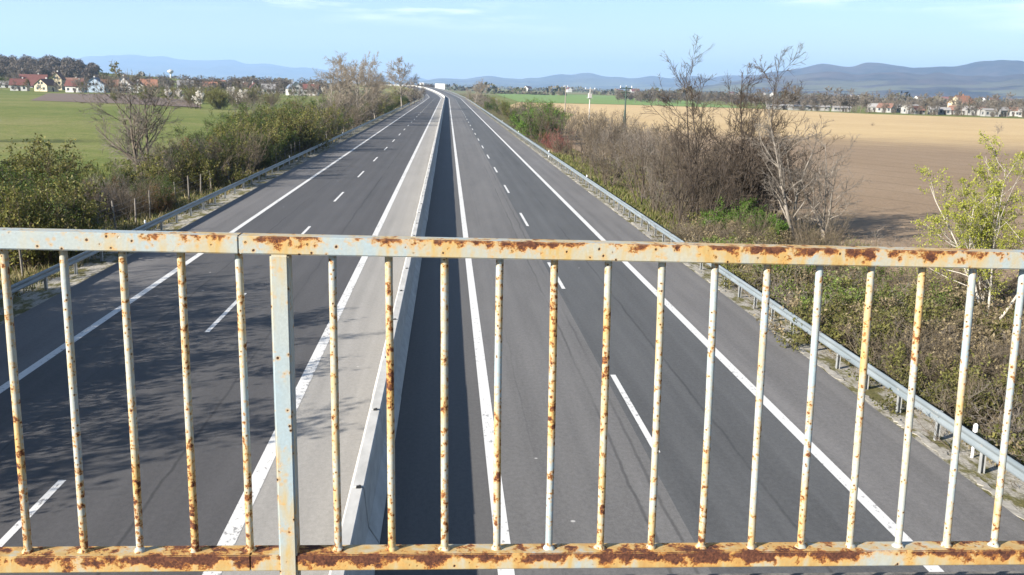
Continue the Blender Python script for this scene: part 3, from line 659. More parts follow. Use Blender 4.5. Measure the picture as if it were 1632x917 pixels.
for (u, Y, h) in ((660, 420, 9), (668, 470, 9), (655, 380, 8)):
    p = atY(u, 160, Y); put('tree', far_b[rn.randrange(3)], p.x, Y, GZ, 'small leafless tree in the hedge beyond the lone tall tree', 'tree', 'small trees beyond the tall one', h/10.)
# trees beside the bridge that shade the carriageway
shade = [(-18.5, 15.5, 6.5, 0), (-20.5, 18.5, 8., 1), (-23.5, 14, 9., 2), (-18.8, 21.5, 7., 1), (-23, 20, 9.2, 0), (-19.5, 25.5, 8.4, 2), (-26, 17, 9.6, 1), (-18.2, 28.5, 7.6, 0), (-22.5, 26, 9.4, 2), (-18.8, 32, 7.8, 2), (-23, 31, 9., 0), (-20.5, 23, 9., 0), (-20.5, 29, 8.6, 1), (-21.8, 22, 8., 2), (-19.2, 19, 7., 2), (-24.5, 25, 9., 2), (-21.5, 33.5, 8., 1)]
for x, y, h, k in shade:
    put('tree', (tallm[0], sapl[0], tallm[1])[k], x, y, GZ, 'leafless tree on the bank beside the bridge shading the carriageway', 'tree', 'shade trees beside the bridge', h*.9/(8, 5.5, 8)[k])
for (x, y, s) in ((-17.4, 15, 1.9), (-17.2, 17.5, 2.0), (-17.5, 20, 2.2), (-19, 16, 2.5), (-19.5, 22, 2.6), (-21.5, 19, 2.9), (-17.8, 23, 2.2), (-20.5, 26.5, 2.5), (-18.5, 12.5, 2.2), (-18.0, 25.8, 2.1), (-22.5, 23.5, 2.8), (-19.3, 28.3, 2.2), (-23.5, 16.5, 3.), (-20, 31, 2.2)):
    put('shrub', sh_green[0], x, y, GZ, 'dense dark green shrub on the bank beside the bridge', 'shrub', 'dense shrubs beside the bridge', s)

# wire fence with wooden stakes
M['stake'] = bark('weathered_wood', (.12, .105, .09), (.22, .20, .175)); M['wire'] = simple('fence_wire', (.16, .16, .16), (.26, .26, .26), 5., .5, metal=.6)
fe = thing('wire_fence', 'grey wooden stake and wire fence between the guardrail and hedge', 'fence', (-17., 60, -.3))
m = MB(); m.cyl((0, 0, -.2), (0, 0, 1.7), .055, .045, 7); fpm = m.mesh('stake', M['stake'])
for i in range(56):
    y = 38+3.0*i; link('stake', fpm, fe, (U(-.12, .12)+(.25 if y > 90 else -.55), y-60, U(-.15, .1)), (U(-.06, .06), U(-.06, .06), U(0, 3)))
m = MB()
for z in (.2, .55, .9, 1.2, 1.5): m.box(-.604, -.596, -22, 30, z-.004, z+.004); m.box(.196, .204, 30, 143, z-.004, z+.004)
m.build('wire', M['wire'], fe)

# rough grass (uncountable)
def grass(name, n, xr, yr, hmin, hmax, mat, label, dens=None):
    rg = np.random.default_rng(abs(hash(label)) % 999 if False else n); x = xr[0]+(xr[1]-xr[0])*rg.random(n)**(1. if dens is None else dens); y = yr[0]+(yr[1]-yr[0])*rg.random(n)**1.4
    cl = (np.sin(x*1.7+np.sin(y*.9)*2)+np.sin(y*1.3+x*.6))*.5+rg.normal(0, .5, n); keep = cl > -.35; x, y = x[keep], y[keep]; n = len(x)
    z = np.array([zfor(a) for a in x])-.02; h = rg.uniform(hmin, hmax, n)*(1+y/260.); a = rg.uniform(0, 6.28, n); w = h*.05*(1+y/55.)
    b = np.stack([x, y, z], 1); dx = np.stack([np.cos(a)*w, np.sin(a)*w, 0*a], 1)
    tip = b+np.stack([rg.normal(0, .35, n)*h, rg.normal(0, .35, n)*h, h], 1)
    V = np.stack([b-dx, b+dx, tip], 1).reshape(-1, 3)
    tag(link(name, mesh_np(name, V, np.arange(3*n).reshape(-1, 3), mat)), label, 'grass', kind='stuff')
M['gr_g'] = leafmat('grass_green', [(.05, .065, .014), (.095, .11, .025), (.15, .15, .04)], .3)
M['gr_d'] = leafmat('grass_dry', [(.14, .11, .055), (.22, .18, .09), (.30, .25, .14)], .3)
grass('grass', 60000, (12.4, 24), (14, 120), .10, .38, M['gr_g'], 'rough green grass on the verge by the ploughed field', 1.3)
grass('dry_grass', 45000, (12.2, 25), (14, 130), .10, .32, M['gr_d'], 'dry straw grass on the verge by the ploughed field', 1.2)
grass('grass', 50000, (-15.6, -34), (28, 150), .10, .36, M['gr_g'], 'rough green grass along the hedge by the meadow', 1.1)
grass('dry_grass', 16000, (-15.5, -24), (28, 150), .12, .42, M['gr_d'], 'dry straw grass along the hedge by the meadow', 1.2)
# ------------------------------------------------------------------ hills
def hill_mat(name, dark, mid, fieldc):
    m, N = newmat(name); P = pos(N); z = N('ShaderNodeSeparateXYZ', {0: P}).outputs[2]
    a = N.noise(P, .0012, 6, .6); b = N.noise(P, .012, 4, .6); f = N.noise(P, (.0016, .0035, .004), 3, .5)
    c = N.ramp(N.math('ADD', N.math('MULTIPLY', a, .6), N.math('MULTIPLY', b, .4)), [(.40, dark), (.58, mid)])
    low = N.math('MULTIPLY', N('ShaderNodeMapRange', {0: z, 1: 150., 2: 30.}).outputs[0], N.ramp(f, [(.5, 0), (.53, 1)]))
    finish(N, N.mix(low, c, fieldc), 1., None, spec=0.); return m
hm = hill_mat('forested_hills', (.016, .014, .016), (.075, .055, .055), (.12, .115, .07))
def ridge(name, pts, D, seed, depth, mat=hm, rowsn=22):
    us = np.arange(pts[0][0], pts[-1][0]+1, 7.); yy = np.interp(us, [p[0] for p in pts], [p[1] for p in pts])
    k = np.array([.1, .2, .4, .2, .1]); yy = np.convolve(np.pad(yy, 2, mode='edge'), k, 'valid'); rq = np.random.default_rng(seed+70); no = np.convolve(rq.normal(0, 1, len(yy)+8), np.hanning(9), 'valid'); yy = yy+no*.62+np.sin(us*.11+seed)*.5+np.convolve(rq.normal(0, 1, len(yy)+2), [.3, .5, .3], 'valid')*.55
    rg = np.random.default_rng(seed); n = len(us); V = []; Fc = []
    ph = rg.uniform(0, 6.28, (6, 3)); rows = np.linspace(0, 1.5, rowsn)
    for t in rows:
        for u, y in zip(us, yy):
            d = ray(u, y); k_ = D/math.hypot(d[0], d[1]); zc = max(5., H+d[2]*k_)
            dist = D-depth+depth*t; s = dist/math.hypot(d[0], d[1])
            X, Y = d[0]*s, d[1]*s
            prof = (t if t <= 1 else max(0., 2-t)); prof = prof**1.25
            g = sum(math.sin(X*w+ph[i][0]+Y*w*.6)*math.sin(Y*w*1.3+ph[i][1]) * am for i, (w, am) in enumerate(((.0021, .14), (.0043, .15), (.009, .12), (.019, .06))))
            z = zc*prof*(1+g*4*prof*(1-min(prof, 1)))+GZ-(8 if t == 0 else 0)-(15 if t > 1.45 else 0)
            if abs(t-1) < .04: z = zc*1.0
            V.append((X, Y, z))
    for j in range(rowsn-1):
        for i in range(n-1): Fc.append((j*n+i, j*n+i+1, (j+1)*n+i+1, (j+1)*n+i))
    return tag(link(name, mesh_np(name, V, Fc, mat, True)), kind='structure')
ridge('hills', [(-900, 122), (-500, 112), (-200, 104), (60, 97), (130, 92), (180, 88), (215, 88), (250, 91), (290, 94), (330, 97), (360, 96), (400, 102), (470, 106), (540, 112), (620, 121), (720, 130), (800, 138)], 21000, 1, 5000)
ridge('hills', [(560, 134), (640, 130), (690, 126), (740, 124), (785, 122), (830, 126), (870, 123), (895, 119), (920, 117), (945, 119), (970, 123), (1010, 125), (1080, 124), (1150, 121), (1230, 118), (1320, 116), (1420, 120)], 13500, 2, 4000)
ridge('hills', [(1100, 146), (1180, 126), (1240, 113), (1280, 108), (1310, 102.5), (1350, 106), (1390, 99.5), (1420, 105), (1480, 108), (1530, 107), (1552, 97), (1580, 94), (1632, 99), (1750, 105), (1900, 112), (2200, 130), (2700, 150)], 9000, 3, 2600)
ridge('hills', [(1020, 150), (1100, 140), (1170, 130), (1230, 124), (1290, 117), (1340, 115.5), (1370, 117), (1420, 115), (1500, 118), (1580, 121), (1680, 119), (1800, 121), (2100, 140), (2500, 160)], 6800, 4, 2200)
M['wall_white'] = simple('plaster_white', (.38, .375, .36), (.52, .51, .49), .25, .9, .05)
M['wall_cream'] = simple('plaster_cream', (.46, .39, .27), (.54, .47, .34), .6, .9, .05)
M['wall_blue'] = simple('plaster_pale_blue', (.30, .38, .47), (.36, .44, .52), .6, .9, .05)
M['wall_grey'] = simple('plaster_grey', (.32, .31, .30), (.45, .44, .42), .6, .9, .05)
M['roof_red'] = simple('roof_dark_red', (.085, .032, .028), (.14, .058, .05), 1.5, .8, .3)
M['roof_brown'] = simple('roof_brown', (.11, .06, .045), (.20, .11, .08), 1.5, .8, .3)
M['roof_orange'] = simple('roof_orange_tile', (.22, .105, .065), (.30, .15, .10), 1.5, .8, .3)
M['roof_slate'] = simple('roof_slate_blue', (.09, .11, .15), (.15, .18, .23), 1.5, .7, .3)
M['roof_grey'] = simple('roof_grey', (.16, .15, .15), (.27, .26, .25), 1.5, .8, .3)
M['glass'] = simple('window_glass', (.02, .025, .03), (.05, .06, .07), 1., .15, 0, spec=.6)
M['timber'] = simple('dark_timber', (.025, .02, .018), (.06, .045, .035), 2., .8)
winm = {}
def house(label, x, y, w, d, hw, hr, rz, wall, roof, wins=3, floors=1, group=None, chim=True, name='house', cat='house', timber=False, gwin=0, z=None):
    h = thing(name, label, cat, (x, y, GZ+.0 if z is None else z), rz, group)
    m = MB(); a, b = w/2, d/2
    m.add([(-a, -b, -.3), (a, -b, -.3), (a, b, -.3), (-a, b, -.3), (-a, -b, hw), (a, -b, hw), (a, b, hw), (-a, b, hw), (-a, 0, hw+hr), (a, 0, hw+hr)],
          [(0, 1, 5, 4), (1, 2, 6, 9, 5), (2, 3, 7, 6), (3, 0, 4, 8, 7)])
    m.build('wall', M[wall], h)
    o = .5; th = .18; ph = math.atan2(hr, b); ex = o*math.tan(ph); m = MB()
    for s in (-1, 1):
        m.add([(-a-o, s*(b+o), hw-ex+.03), (a+o, s*(b+o), hw-ex+.03), (a+o, 0, hw+hr+.03), (-a-o, 0, hw+hr+.03),
               (-a-o, s*(b+o), hw-ex+.03+th), (a+o, s*(b+o), hw-ex+.03+th), (a+o, 0, hw+hr+.03+th), (-a-o, 0, hw+hr+.03+th)],
              [(0, 1, 2, 3), (4, 5, 6, 7), (0, 1, 5, 4), (1, 2, 6, 5), (2, 3, 7, 6), (3, 0, 4, 7)])
    ro = m.build('roof', M[roof], h)
    if chim: m = MB(); m.box(a*.3, a*.3+.6, b*.1, b*.1+.6, hw+hr*.5, hw+hr+1.); m.build('chimney', M['wall_white' if roof != 'roof_orange' else 'roof_orange'], ro)
    wm = MB(); wm.box(-.55, .55, -.04, .04, -.65, .65); wm = winm.setdefault('w', wm.mesh('window', M['glass']))
    for f in range(floors):
        for i in range(wins):
            xx = -a+w*(i+.5)/wins; link('window', wm, h, (xx, -b-.02, 1.6+2.8*f))
    for f in range(floors+(1 if gwin > 1 else 0)):
        for i in range(gwin):
            yy = (-b+d*(i+.5)/gwin)*(1 if f < floors else .45)
            for s in (-1, 1): link('window', wm, h, (s*(a+.02), yy, 1.6+2.8*f), (0, 0, math.pi/2))
    dm_ = MB(); dm_.box(-.5, .5, -.05, .05, -.1, 2.0); dme = winm.setdefault('d', dm_.mesh('door', M['timber'])); link('door', dme, h, (a*.1, -b-.03, 0))
    if timber:
        m = MB()
        for k in range(4): zz = .6+1.4*k; m.box(a+.03, a+.1, -b+.6, b-.6 if k < 3 else b*.3, zz, zz+.5)
        for k in range(3): zz = 1.+1.3*k; m.box(-a-.1, -a-.03, -b+.6, b-.6, zz, zz+.5)
        m.build('timber_cladding', M['timber'], h)
    return h
Q = math.pi/2
def hs(label, u, v, w, d, hw, hr, *a, **k): p = G(u, v, GZ); return house(label, p.x, p.y, w*.88, d*.88, hw*.88, hr*.88, *a, **k)
hs('white village house with grey low roof behind grey bushes', 12, 142, 12, 8, 3, 2, .2, 'wall_white', 'roof_grey')
hs('village house with big steep dark red roof', 55, 142.5, 17, 11, 2.8, 7, .15, 'wall_grey', 'roof_red', wins=4)
hs('tall narrow cream gabled house beside the dark red roof', 94, 144.5, 10, 6.5, 7.5, 4.2, Q+.1, 'wall_cream', 'roof_brown', floors=2, gwin=2)
hs('cream village house with brown roof behind the fence of bushes', 116, 144.5, 14, 9, 3.2, 5, .1, 'wall_cream', 'roof_brown', wins=4)
hs('pale blue gabled house behind the ploughed plot', 153, 147.5, 12, 12.5, 4.6, 4.2, Q+.12, 'wall_blue', 'roof_slate', floors=1, gwin=3)
hs('white gabled house with dark timber bands behind the ploughed plot', 199, 148, 11, 10, 4.8, 5.2, Q+.1, 'wall_white', 'roof_grey', timber=True, floors=1, gwin=2)
hs('village house with brown red roof behind the pale blue house', 136, 140.5, 15, 10, 3, 5, .1, 'wall_white', 'roof_red')
hs('white tower like house beside long grey roof', 256, 140.5, 6, 6, 7.5, 1.6, .3, 'wall_white', 'roof_grey', wins=2, floors=2)
hs('long grey roofed house beside the white tower like house', 274, 141.5, 16, 9, 3, 3.5, .1, 'wall_white', 'roof_grey', wins=5)
hs('village house with orange tiled roof above grey hedge', 349, 140.5, 15, 11, 3, 6, .2, 'wall_cream', 'roof_orange', wins=4)
hs('cream bungalow beside the orange roofed house', 367, 141, 12, 8, 2.8, 3, .1, 'wall_cream', 'roof_brown')
hs('white house with slate blue roof at the meadow edge', 469, 152, 11, 10, 4.8, 4.8, Q+.35, 'wall_white', 'roof_slate', floors=1, gwin=3)
hs('white house with brown roof among trees beyond the slate roofed house', 432, 144, 12, 9, 3.2, 4.5, .2, 'wall_white', 'roof_brown')
hs('grey house with dark red roof beyond the slate roofed house', 452, 146, 12, 9, 3.2, 4.5, .4, 'wall_grey', 'roof_red')
for i, (u, v) in enumerate(((30, 139), (72, 138), (106, 139), (168, 139), (186, 138.5), (220, 140), (238, 140), (300, 140.5), (318, 140), (334, 140), (385, 141), (400, 141.5), (415, 142), (495, 144), (508, 145))):
    hs('small white walled house half hidden in the village trees', u, v, U(9, 13), U(7, 9), U(3, 4.5), U(3, 4.5), U(-.3, .5)+(Q if i % 3 == 0 else 0), ('wall_white', 'wall_cream', 'wall_white')[i % 3] if False else 'wall_white', ('roof_red', 'roof_brown', 'roof_grey', 'roof_orange')[i % 4], group='white houses among village trees', gwin=2)
for i, (u, v, wl, rf, lb) in enumerate(((32, 145, 'wall_white', 'roof_red', 'low white house with red roof beside the steep dark red roof'), (74, 146, 'wall_cream', 'roof_brown', 'small cream cottage before the steep dark red roof'), (122, 147.5, 'wall_white', 'roof_red', 'small white house with red roof between cream and pale blue houses'), (176, 148, 'wall_grey', 'roof_brown', 'grey outbuilding between pale blue and timber banded houses'),
    (222, 148.5, 'wall_white', 'roof_red', 'white red roofed cottage past the timber banded house'), (238, 148, 'wall_cream', 'roof_orange', 'small cream house with orange roof before the white tower like house'), (296, 146, 'wall_white', 'roof_grey', 'white grey roofed house past the long grey roof'), (318, 146, 'wall_white', 'roof_red', 'white red roofed house before the orange tiled roof'), (335, 146.5, 'wall_grey', 'roof_orange', 'grey walled house with orange roof beside the blossoming trees'),
    (384, 148, 'wall_white', 'roof_brown', 'white brown roofed house past the cream bungalow'), (405, 149, 'wall_cream', 'roof_red', 'cream red roofed house between bungalow and slate roofed house'), (428, 150, 'wall_white', 'roof_grey', 'white grey roofed house before the slate blue roof'), (496, 152, 'wall_white', 'roof_red', 'white red roofed house beside the parked cars'))):
    hs(lb, u, v, U(9, 12), U(7, 9), U(3.2, 4.6), U(3, 4.4), U(-.2, .4)+(Q if i % 3 == 1 else 0), wl, rf, gwin=2)
# wooded rise behind the village
V = []; Fc = []; nn = 24
def rise(x, y): return 15*math.exp(-(((x+400)/230)**2+((y-860)/170)**2))
for j in range(nn):
    for i in range(nn): x, y = -950+36*i, 520+34*j; z = rise(x, y); V.append((x, y, z+GZ-.35))
for j in range(nn-1):
    for i in range(nn-1): Fc.append((j*nn+i, j*nn+i+1, (j+1)*nn+i+1, (j+1)*nn+i))
struct('wooded_rise', mesh_np('wooded_rise', V, Fc, M['ground'], True))
def slivers(rg, c, smin, smax, asp=.16):
    a = unit(rg.normal(size=c.shape)+np.array([0, 0, .4])); b = unit(np.cross(a, rg.normal(size=c.shape))); s = rg.uniform(smin, smax, len(c))[:, None]
    return np.stack([c-a*s, c+b*s*asp, c+a*s, c-b*s*asp], 1).reshape(-1, 3), np.arange(4*len(c)).reshape(-1, 4)
rg = np.random.default_rng(31); cs = []
for i in range(190):
    u = U(-60, 160); Y = U(650, 930); p = atY(u, 140, Y); hgt = U(7, 12)*(.75 if u > 130 else 1); k_ = 420; zz = GZ+rise(p.x, Y)-.5
    q = rg.normal(0, 1, (k_, 3)); q = unit(q)*rg.random((k_, 1))**.4
    cs.append(np.stack([p.x+q[:, 0]*hgt*.36, Y+q[:, 1]*hgt*.36, zz+hgt*.6+q[:, 2]*hgt*.42], 1)); cs.append(np.stack([p.x+rg.normal(0, .15, 12), Y+rg.normal(0, .15, 12), zz+rg.random(12)*hgt*.4], 1))
cs = np.concatenate(cs); cs = cs[rg.random(len(cs)) < .9]
M['lf_wood2'] = leafmat('leafless_wood_twigs', [(.06, .052, .045), (.11, .092, .078), (.085, .065, .055)], .1)
cs2 = []
for i in range(240):
    u = U(120, 520) if i < 170 else U(640, 700); Y = U(690, 860) if i < 170 else U(1100, 1300); p = atY(u, 140, Y); hgt = U(6, 11.5); k_ = 300
    if abs(p.x-cx(Y)) < 45: continue
    q = unit(rg.normal(0, 1, (k_, 3)))*rg.random((k_, 1))**.4
    cs2.append(np.stack([p.x+q[:, 0]*hgt*.42, Y+q[:, 1]*hgt*.4, GZ+hgt*.55+q[:, 2]*hgt*.48], 1))
for i in range(210):
    u = U(985, 1660); e = G(u, 163+(u-860)*.0325, GZ); f_ = U(1.22, 1.9); hgt = U(5, 10); k_ = 260
    q = unit(rg.normal(0, 1, (k_, 3)))*rg.random((k_, 1))**.4
    cs2.append(np.stack([e.x*f_+q[:, 0]*hgt*.5, e.y*f_+q[:, 1]*hgt*.4, GZ+hgt*.5+q[:, 2]*hgt*.46], 1))
cs2 = np.concatenate(cs2)
tag(link('village_wood', mesh_np('village_wood', *slivers(rg, cs2, .5, 1.5), M['lf_wood2'])), 'massed grey brown leafless trees behind the village and behind the cottages', 'woodland', kind='stuff')
tag(link('hillside_wood', mesh_np('hillside_wood', *slivers(rg, cs, .5, 1.6), M['lf_wood2'])), 'grey brown leafless wood on the rise behind the village', 'woodland', kind='stuff')
def vil(u): return 'near the steep dark red roof' if u < 80 else 'near the tall cream gabled house' if u < 130 else 'near the pale blue house' if u < 178 else 'near the timber banded house' if u < 225 else 'near the white tower like house' if u < 300 else 'near the orange tiled roof' if u < 400 else 'near the slate blue roofed house'
for i in range(150):
    u = U(-10, 520); Y = U(492, 690); p = atY(u, 140, Y); k = rn.random()
    if k < .62: put('tree', far_b[i % 3], p.x, Y, GZ, ('large' if i % 2 else 'small')+' leafless grey brown tree '+vil(u), 'tree', 'bare trees '+('large ' if i % 2 else 'small ')+vil(u), U(.68, .98) if i % 2 else U(.42, .66))
    elif k < .84: put('tree', far_g[i % 2], p.x, Y, GZ, ('olive', 'dark green')[i % 2]+' leafed tree '+vil(u), 'tree', ('olive', 'dark green')[i % 2]+' trees '+vil(u), U(.4, .8))
    else: put('tree', far_w, p.x, Y, GZ, 'white blossoming tree '+vil(u), 'tree', 'blossoming trees '+vil(u), U(.8, 1.3))
for (u, Y, s, pr, lb) in ((182, 640, 1.75, far_g[0], 'large round olive green tree above the timber banded house'), (172, 655, 1.3, far_g[1], 'dark green tree beside the large round olive tree')):
    p = atY(u, 140, Y); put('tree', pr, p.x, Y, GZ, lb, 'tree', s=s)
for i in range(34):
    u = U(225, 440); Y = 290+U(0, 1)*130; p = atY(u, 150, Y)
    if u < 300 and Y < 350: continue
    k = i % 6
    if k == 0: put('tree', far_w, p.x, Y, GZ, 'white blossoming tree in the bushes beyond the meadow', 'tree', 'blossoming trees beyond the meadow', U(.9, 1.25))
    elif k in (1, 3): put('shrub', sh_olive[i % 2], p.x, Y, GZ, 'olive shrub in the bushes beyond the meadow', 'shrub', 'olive shrubs beyond the meadow', U(1.5, 2.1))
    else: put('shrub', sh_bare[i % 3], p.x, Y, GZ, 'grey leafless shrub in the bushes beyond the meadow', 'shrub', 'grey shrubs beyond the meadow', U(1.5, 2.2))
p = G(184, 161, GZ); put('shrub', sh_olive[0], p.x, p.y, GZ, 'round brownish shrub standing alone in the meadow by the ploughed plot', 'shrub', s=1.35)
p = G(386, 170, GZ); put('tree', spread[0], p.x, p.y, GZ, 'small pale sapling alone in the meadow before the grey bushes', 'tree', s=.5)
p = G(1590, 215, GZ); put('tree', spread[1], p.x, p.y, GZ, 'small leafless sapling alone on the pale stubble field', 'tree', s=.48)
p = G(1390, 201, GZ); put('shrub', sh_bare[0], p.x, p.y, GZ, 'tiny dark bush alone on the pale stubble field', 'shrub', s=.35)
# cars by the slate roofed house
def car(label, u, v, col, rz):
    p = G(u, v, GZ); t = thing('car', label, 'car', (p.x, p.y, GZ+.05), rz)
    pt = simple(label[:12], col, tuple(c*1.15 for c in col), 3., .35, 0, spec=.5)
    m = MB(); m.add([(-2.1, -.85, .35), (2.1, -.85, .35), (2.1, .85, .35), (-2.1, .85, .35), (-2.1, -.85, .85), (2.05, -.85, .8), (2.05, .85, .8), (-2.1, .85, .85)], [(0, 1, 2, 3), (4, 5, 6, 7), (0, 1, 5, 4), (1, 2, 6, 5), (2, 3, 7, 6), (3, 0, 4, 7)])
    m.build('body', pt, t, bevel=.1)
    m = MB(); m.add([(-1.7, -.78, .84), (1.1, -.78, .84), (1.1, .78, .84), (-1.7, .78, .84), (-1.2, -.62, 1.42), (.4, -.62, 1.42), (.4, .62, 1.42), (-1.2, .62, 1.42)], [(4, 5, 6, 7), (0, 1, 5, 4), (1, 2, 6, 5), (2, 3, 7, 6), (3, 0, 4, 7)])
    m.build('cabin', M['glass'], t)
    for x in (-1.3, 1.3):
        for y in (-.8, .8): m = MB(); m.cyl((x, y-.1, .31), (x, y+.1, .31), .31, n=12); m.build('wheel', M['black'], t)
car('red car parked by the slate roofed house', 489, 150, (.35, .02, .02), .3); car('white car parked beside the red car', 503, 150, (.6, .6, .6), .8)
M['wall_far'] = simple('plaster_weathered', (.19, .187, .18), (.30, .295, .285), .3, .9, .05)
# far field edge on the ploughed side: low white cottages and a row of bare trees
def edgeY(u): return G(u, 163+(u-860)*.0325, GZ)
for i in range(15):
    u = 1396+17*i+U(-7, 7); p = edgeY(u); dn = U(6, 40)
    house('small white cottage in the row along the stubble field edge', p.x*(1+dn/500), p.y+dn, U(4, 9), U(5, 6), U(2.1, 3.4), U(.7, 2.4), U(-.9, .6), 'wall_far', ('roof_grey', 'roof_brown', 'roof_grey')[i % 3], wins=3, group='cottages along the stubble field', chim=False, name='cottage', cat='cottage', gwin=1)
for u, w, lb in ((1245, 16, 'long low white shed at the stubble field edge behind a bare tree'), (1288, 22, 'longest low white shed at the stubble field edge'), (1340, 9, 'short low white shed at the stubble field edge')):
    p = edgeY(u); house(lb, p.x*1.03, p.y*1.03, w, 5, 2.0, .7, -.1, 'wall_far', 'roof_grey', wins=5, chim=False, name='shed', cat='shed')
p = edgeY(1530); house('pinkish brick gabled house above the white cottages', p.x*1.14, p.y*1.14, 12, 9, 6, 4, .5, 'wall_cream', 'roof_orange', floors=2)
def est(u): return 'by the low white sheds' if u < 1375 else 'by the white cottages' if u < 1490 else 'by the brick gabled house' if u < 1570 else 'past the brick gabled house'
for i in range(72):
    u = 1205+440*(i/72.)+U(-6, 6); p = edgeY(u); f_ = 1+U(.01, .32) if i % 3 else 1+U(-.02, .03)
    if i % 9 == 4: put('shrub', sh_bare[i % 3], p.x*f_, p.y*f_, GZ, 'grey leafless shrub at the stubble field edge '+est(u), 'shrub', 'grey shrubs '+est(u), U(1.2, 1.9))
    else: put('tree', far_b[i % 3], p.x*f_, p.y*f_, GZ, 'leafless tree at the stubble field edge '+est(u), 'tree', 'bare trees '+est(u), U(.45, 1.15) if u > 1380 else U(.6, 1.3))
for i in range(24):
    u = U(1240, 1640); p = edgeY(u); f_ = U(.975, 1.0)
    put('shrub', sh_bare[i % 3], p.x*f_, p.y*f_, GZ, 'grey leafless shrub in front of the white cottages at the stubble edge', 'shrub', 'shrubs before the cottages', U(.7, 1.3))
for i in range(22):
    u = 985+200*(i/22.); p = G(u, 165+(u-1000)*.03, GZ); f_ = U(1.0, 1.3)
    put('tree', far_b[i % 3], p.x*f_, p.y*f_, GZ, 'leafless tree in the wood between crop field and tall bare trees', 'tree', 'trees between crop field and thicket', U(.6, 1.0))
# distant woods and hamlets on the plain
rg = np.random.default_rng(9); n = 42000; th = rg.uniform(R(-38), R(48), n); band = rg.integers(0, 5, n)
dist = np.array([1180, 1700, 2400, 3200, 4200])[band]*(1+.05*np.sin(th*23+band*2.1))+rg.normal(0, 25, n)
keep = np.sin(th*31+band*1.9)+.6*np.sin(th*77+band) > -.35; th, band, dist = th[keep], band[keep], dist[keep]; n = len(th)
hh = 7+4*np.sin(th*190+band)+3*np.sin(th*61); z = GZ+rg.random(n)*np.maximum(hh, 2.5)
c = np.stack([np.sin(th)*dist, np.cos(th)*dist, z], 1); ok = ~((np.abs(c[:, 0]+20) < 60) & (c[:, 1] < 1650)); c = c[ok]; n = len(c)
a = unit(rg.normal(size=c.shape)); b = unit(np.cross(a, rg.normal(size=c.shape))); s = rg.uniform(1.2, 3., n)[:, None]
Vq = np.stack([c-a*s, c+b*s, c+a*s, c-b*s], 1).reshape(-1, 3)
M['lf_wood'] = leafmat('distant_wood_foliage', [(.05, .045, .03), (.085, .07, .05), (.06, .07, .03)], .1)
tag(link('distant_woodland', mesh_np('distant_woodland', Vq, np.arange(4*n).reshape(-1, 4), M['lf_wood'])), 'dark strips of far woodland across the plain below the hills', 'woodland', kind='stuff')
hmsh = MB(); hmsh.add([(-6, -4, -.5), (6, -4, -.5), (6, 4, -.5), (-6, 4, -.5), (-6, -4, 5), (6, -4, 5), (6, 4, 5), (-6, 4, 5), (-6, 0, 8.5), (6, 0, 8.5)], [(0, 1, 5, 4), (1, 2, 6, 9, 5), (2, 3, 7, 6), (3, 0, 4, 8, 7)])
dw = hmsh.mesh('wall', M['wall_white']); hr_ = MB(); hr_.add([(-6.4, -4.5, 4.7), (6.4, -4.5, 4.7), (6.4, 0, 8.7), (-6.4, 0, 8.7), (6.4, 4.5, 4.7), (-6.4, 4.5, 4.7)], [(0, 1, 2, 3), (3, 2, 4, 5)]); dr = hr_.mesh('roof', M['roof_red'])
for i in range(44):
    u = (U(1150, 1632) if i % 4 else U(800, 1150)); Y = U(1500, 4200); p = atY(u, 150, Y)
    t = thing('distant_house', 'tiny white house far out on the plain below the hills', 'house', (p.x, p.y, GZ), U(0, 3), 'far houses on the plain', (1.3,)*3); link('wall', dw, t); link('roof', dr, t)
# white castle-like building on the ridge
# utility poles on the field
M['pole'] = bark('pole_wood', (.16, .14, .12), (.26, .24, .21)); M['pole_c'] = simple('pole_concrete', (.32, .31, .29), (.42, .41, .39), 2.); M['green_steel'] = simple('dark_green_steel', (.03, .055, .045), (.06, .09, .075), 2., .6)
def pole(label, u, Y, h, kind):
    p = atY(u, 160, Y); t = thing('utility_pole', label, 'utility pole', (p.x, Y, GZ), .25)
    m = MB(); m.cyl((0, 0, -.3), (0, 0, h), .19, .13, 9)
    if kind == 2: m.cyl((-.5, 0, -.3), (0, 0, h*.6), .12, .1, 7); m.cyl((.5, 0, -.3), (0, 0, h*.6), .12, .1, 7)
    m.build('shaft', M['green_steel'] if kind == 2 else M['pole_c' if kind else 'pole'], t)
    m = MB(); w = (.7, 1.5, 1.3)[kind]; m.box(-w, w, -.08, .08, h-.45, h-.27)
    if kind == 2: m.box(-w*.8, w*.8, -.08, .08, h-1.2, h-1.05)
    m.build('crossarm', M['green_steel'] if kind == 2 else M['steel_post'], t)
    for s in (-1, 0, 1): m = MB(); m.cyl((s*w*.9, 0, h-.27), (s*w*.9, 0, h+.12), .09, .05, 7); m.build('insulator', M['white'], t)
    if kind == 1:
        m = MB(); m.box(-.75, .75, -.5, .5, h-2.75, h-2.62); m.build('platform', M['steel_post'], t)
        m = MB(); m.box(-.45, .45, -.35, .35, h-2.62, h-1.5); m.cyl((-.25, 0, h-1.5), (-.25, 0, h-1.2), .07); m.cyl((.25, 0, h-1.5), (.25, 0, h-1.2), .07); m.build('transformer', M['wall_grey'], t, bevel=.04)
    if kind == 2:
        for s in (-1, 1): m = MB(); m.cyl((s*.9, 0, h-1.05), (0, 0, h-2.4), .06); m.build('brace', M['green_steel'], t)
pole('slim wooden utility pole standing in the stubble field', 901, 330, 9.4, 0)
pole('utility pole carrying a transformer platform in the stubble field', 940, 270, 8.8, 1)
pole('dark green steel utility pole with braced crossarms behind the thicket', 997, 190, 9.2, 2)
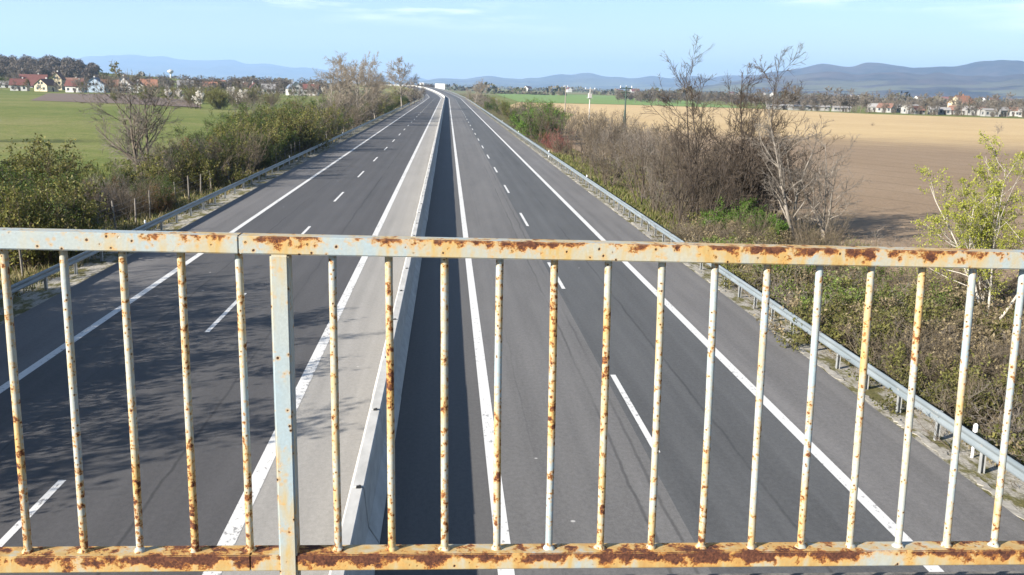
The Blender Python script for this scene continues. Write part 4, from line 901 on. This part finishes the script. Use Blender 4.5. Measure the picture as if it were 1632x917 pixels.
# billboard beyond the bend, sign by the road, water tower
p = atY(701, 139, 1040); t = thing('billboard', 'large blank white billboard on legs beyond the bend in the motorway', 'billboard', (p.x, 1040, GZ), .05)
m = MB(); zt, zb = atY(701, 133.5, 1040).z-GZ, atY(701, 144, 1040).z-GZ
m.box(-5.2, 5.2, -.15, .15, zb, zt); m.build('panel', M['white'], t)
m = MB(); m.box(-5.5, -5.2, -.25, .25, zb-.3, zt+.2); m.box(5.2, 5.5, -.25, .25, zb-.3, zt+.2); m.box(-5.2, 5.2, -.2, .2, zt, zt+.2); m.build('frame', M['timber'], t)
for x in (-3.5, 0, 3.5): m = MB(); m.cyl((x, .35, -.4), (x, .35, zt-1), .22); m.build('leg', M['steel_post'], t)
p = atY(672, 137, 500); t = thing('road_sign', 'white road sign on two posts beside the far hedge', 'road sign', (p.x, 500, GZ), .0)
z1, z0 = atY(672, 132, 500).z-GZ, atY(672, 135.5, 500).z-GZ
m = MB(); m.box(-1.1, 1.1, -.05, .05, z0, z1); m.build('panel', M['white'], t, bevel=.03)
for x in (-.7, .7): m = MB(); m.cyl((x, .1, -.4), (x, .1, z1-.2), .07); m.build('post', M['steel_post'], t)
p = atY(272, 120, 1400); t = thing('water_tower', 'white water tower with round tank above the village', 'water tower', (p.x, 1400, GZ)); zt = atY(272, 111, 1400).z-GZ
m = MB(); m.cyl((0, 0, -.5), (0, 0, zt-3), 1.2, 1., 14); m.build('shaft', M['wall_white'], t)
m = MB(); m.cyl((0, 0, zt-6), (0, 0, zt-3.5), 1.1, 4., 16); m.cyl((0, 0, zt-3.5), (0, 0, zt-1.5), 4., 4., 16); m.cyl((0, 0, zt-1.5), (0, 0, zt), 4., 1., 16); m.build('tank', M['wall_white'], t)

# ------------------------------------------------------------------ haze
m = MB(); m.box(-27500, 27500, -4000, 27500, -12, 720)
hz = m.build('haze', None); tag(hz, 'pale blue haze over the plain and hills', 'haze', kind='stuff')
hmt, N = newmat('haze_air')
vol = N('ShaderNodeVolumePrincipled', {'Color': (.45, .67, 1., 1), 'Density': HAZE, 'Anisotropy': .2})
N('ShaderNodeOutputMaterial', {'Volume': vol.outputs[0]}); hz.data.materials.append(hmt)
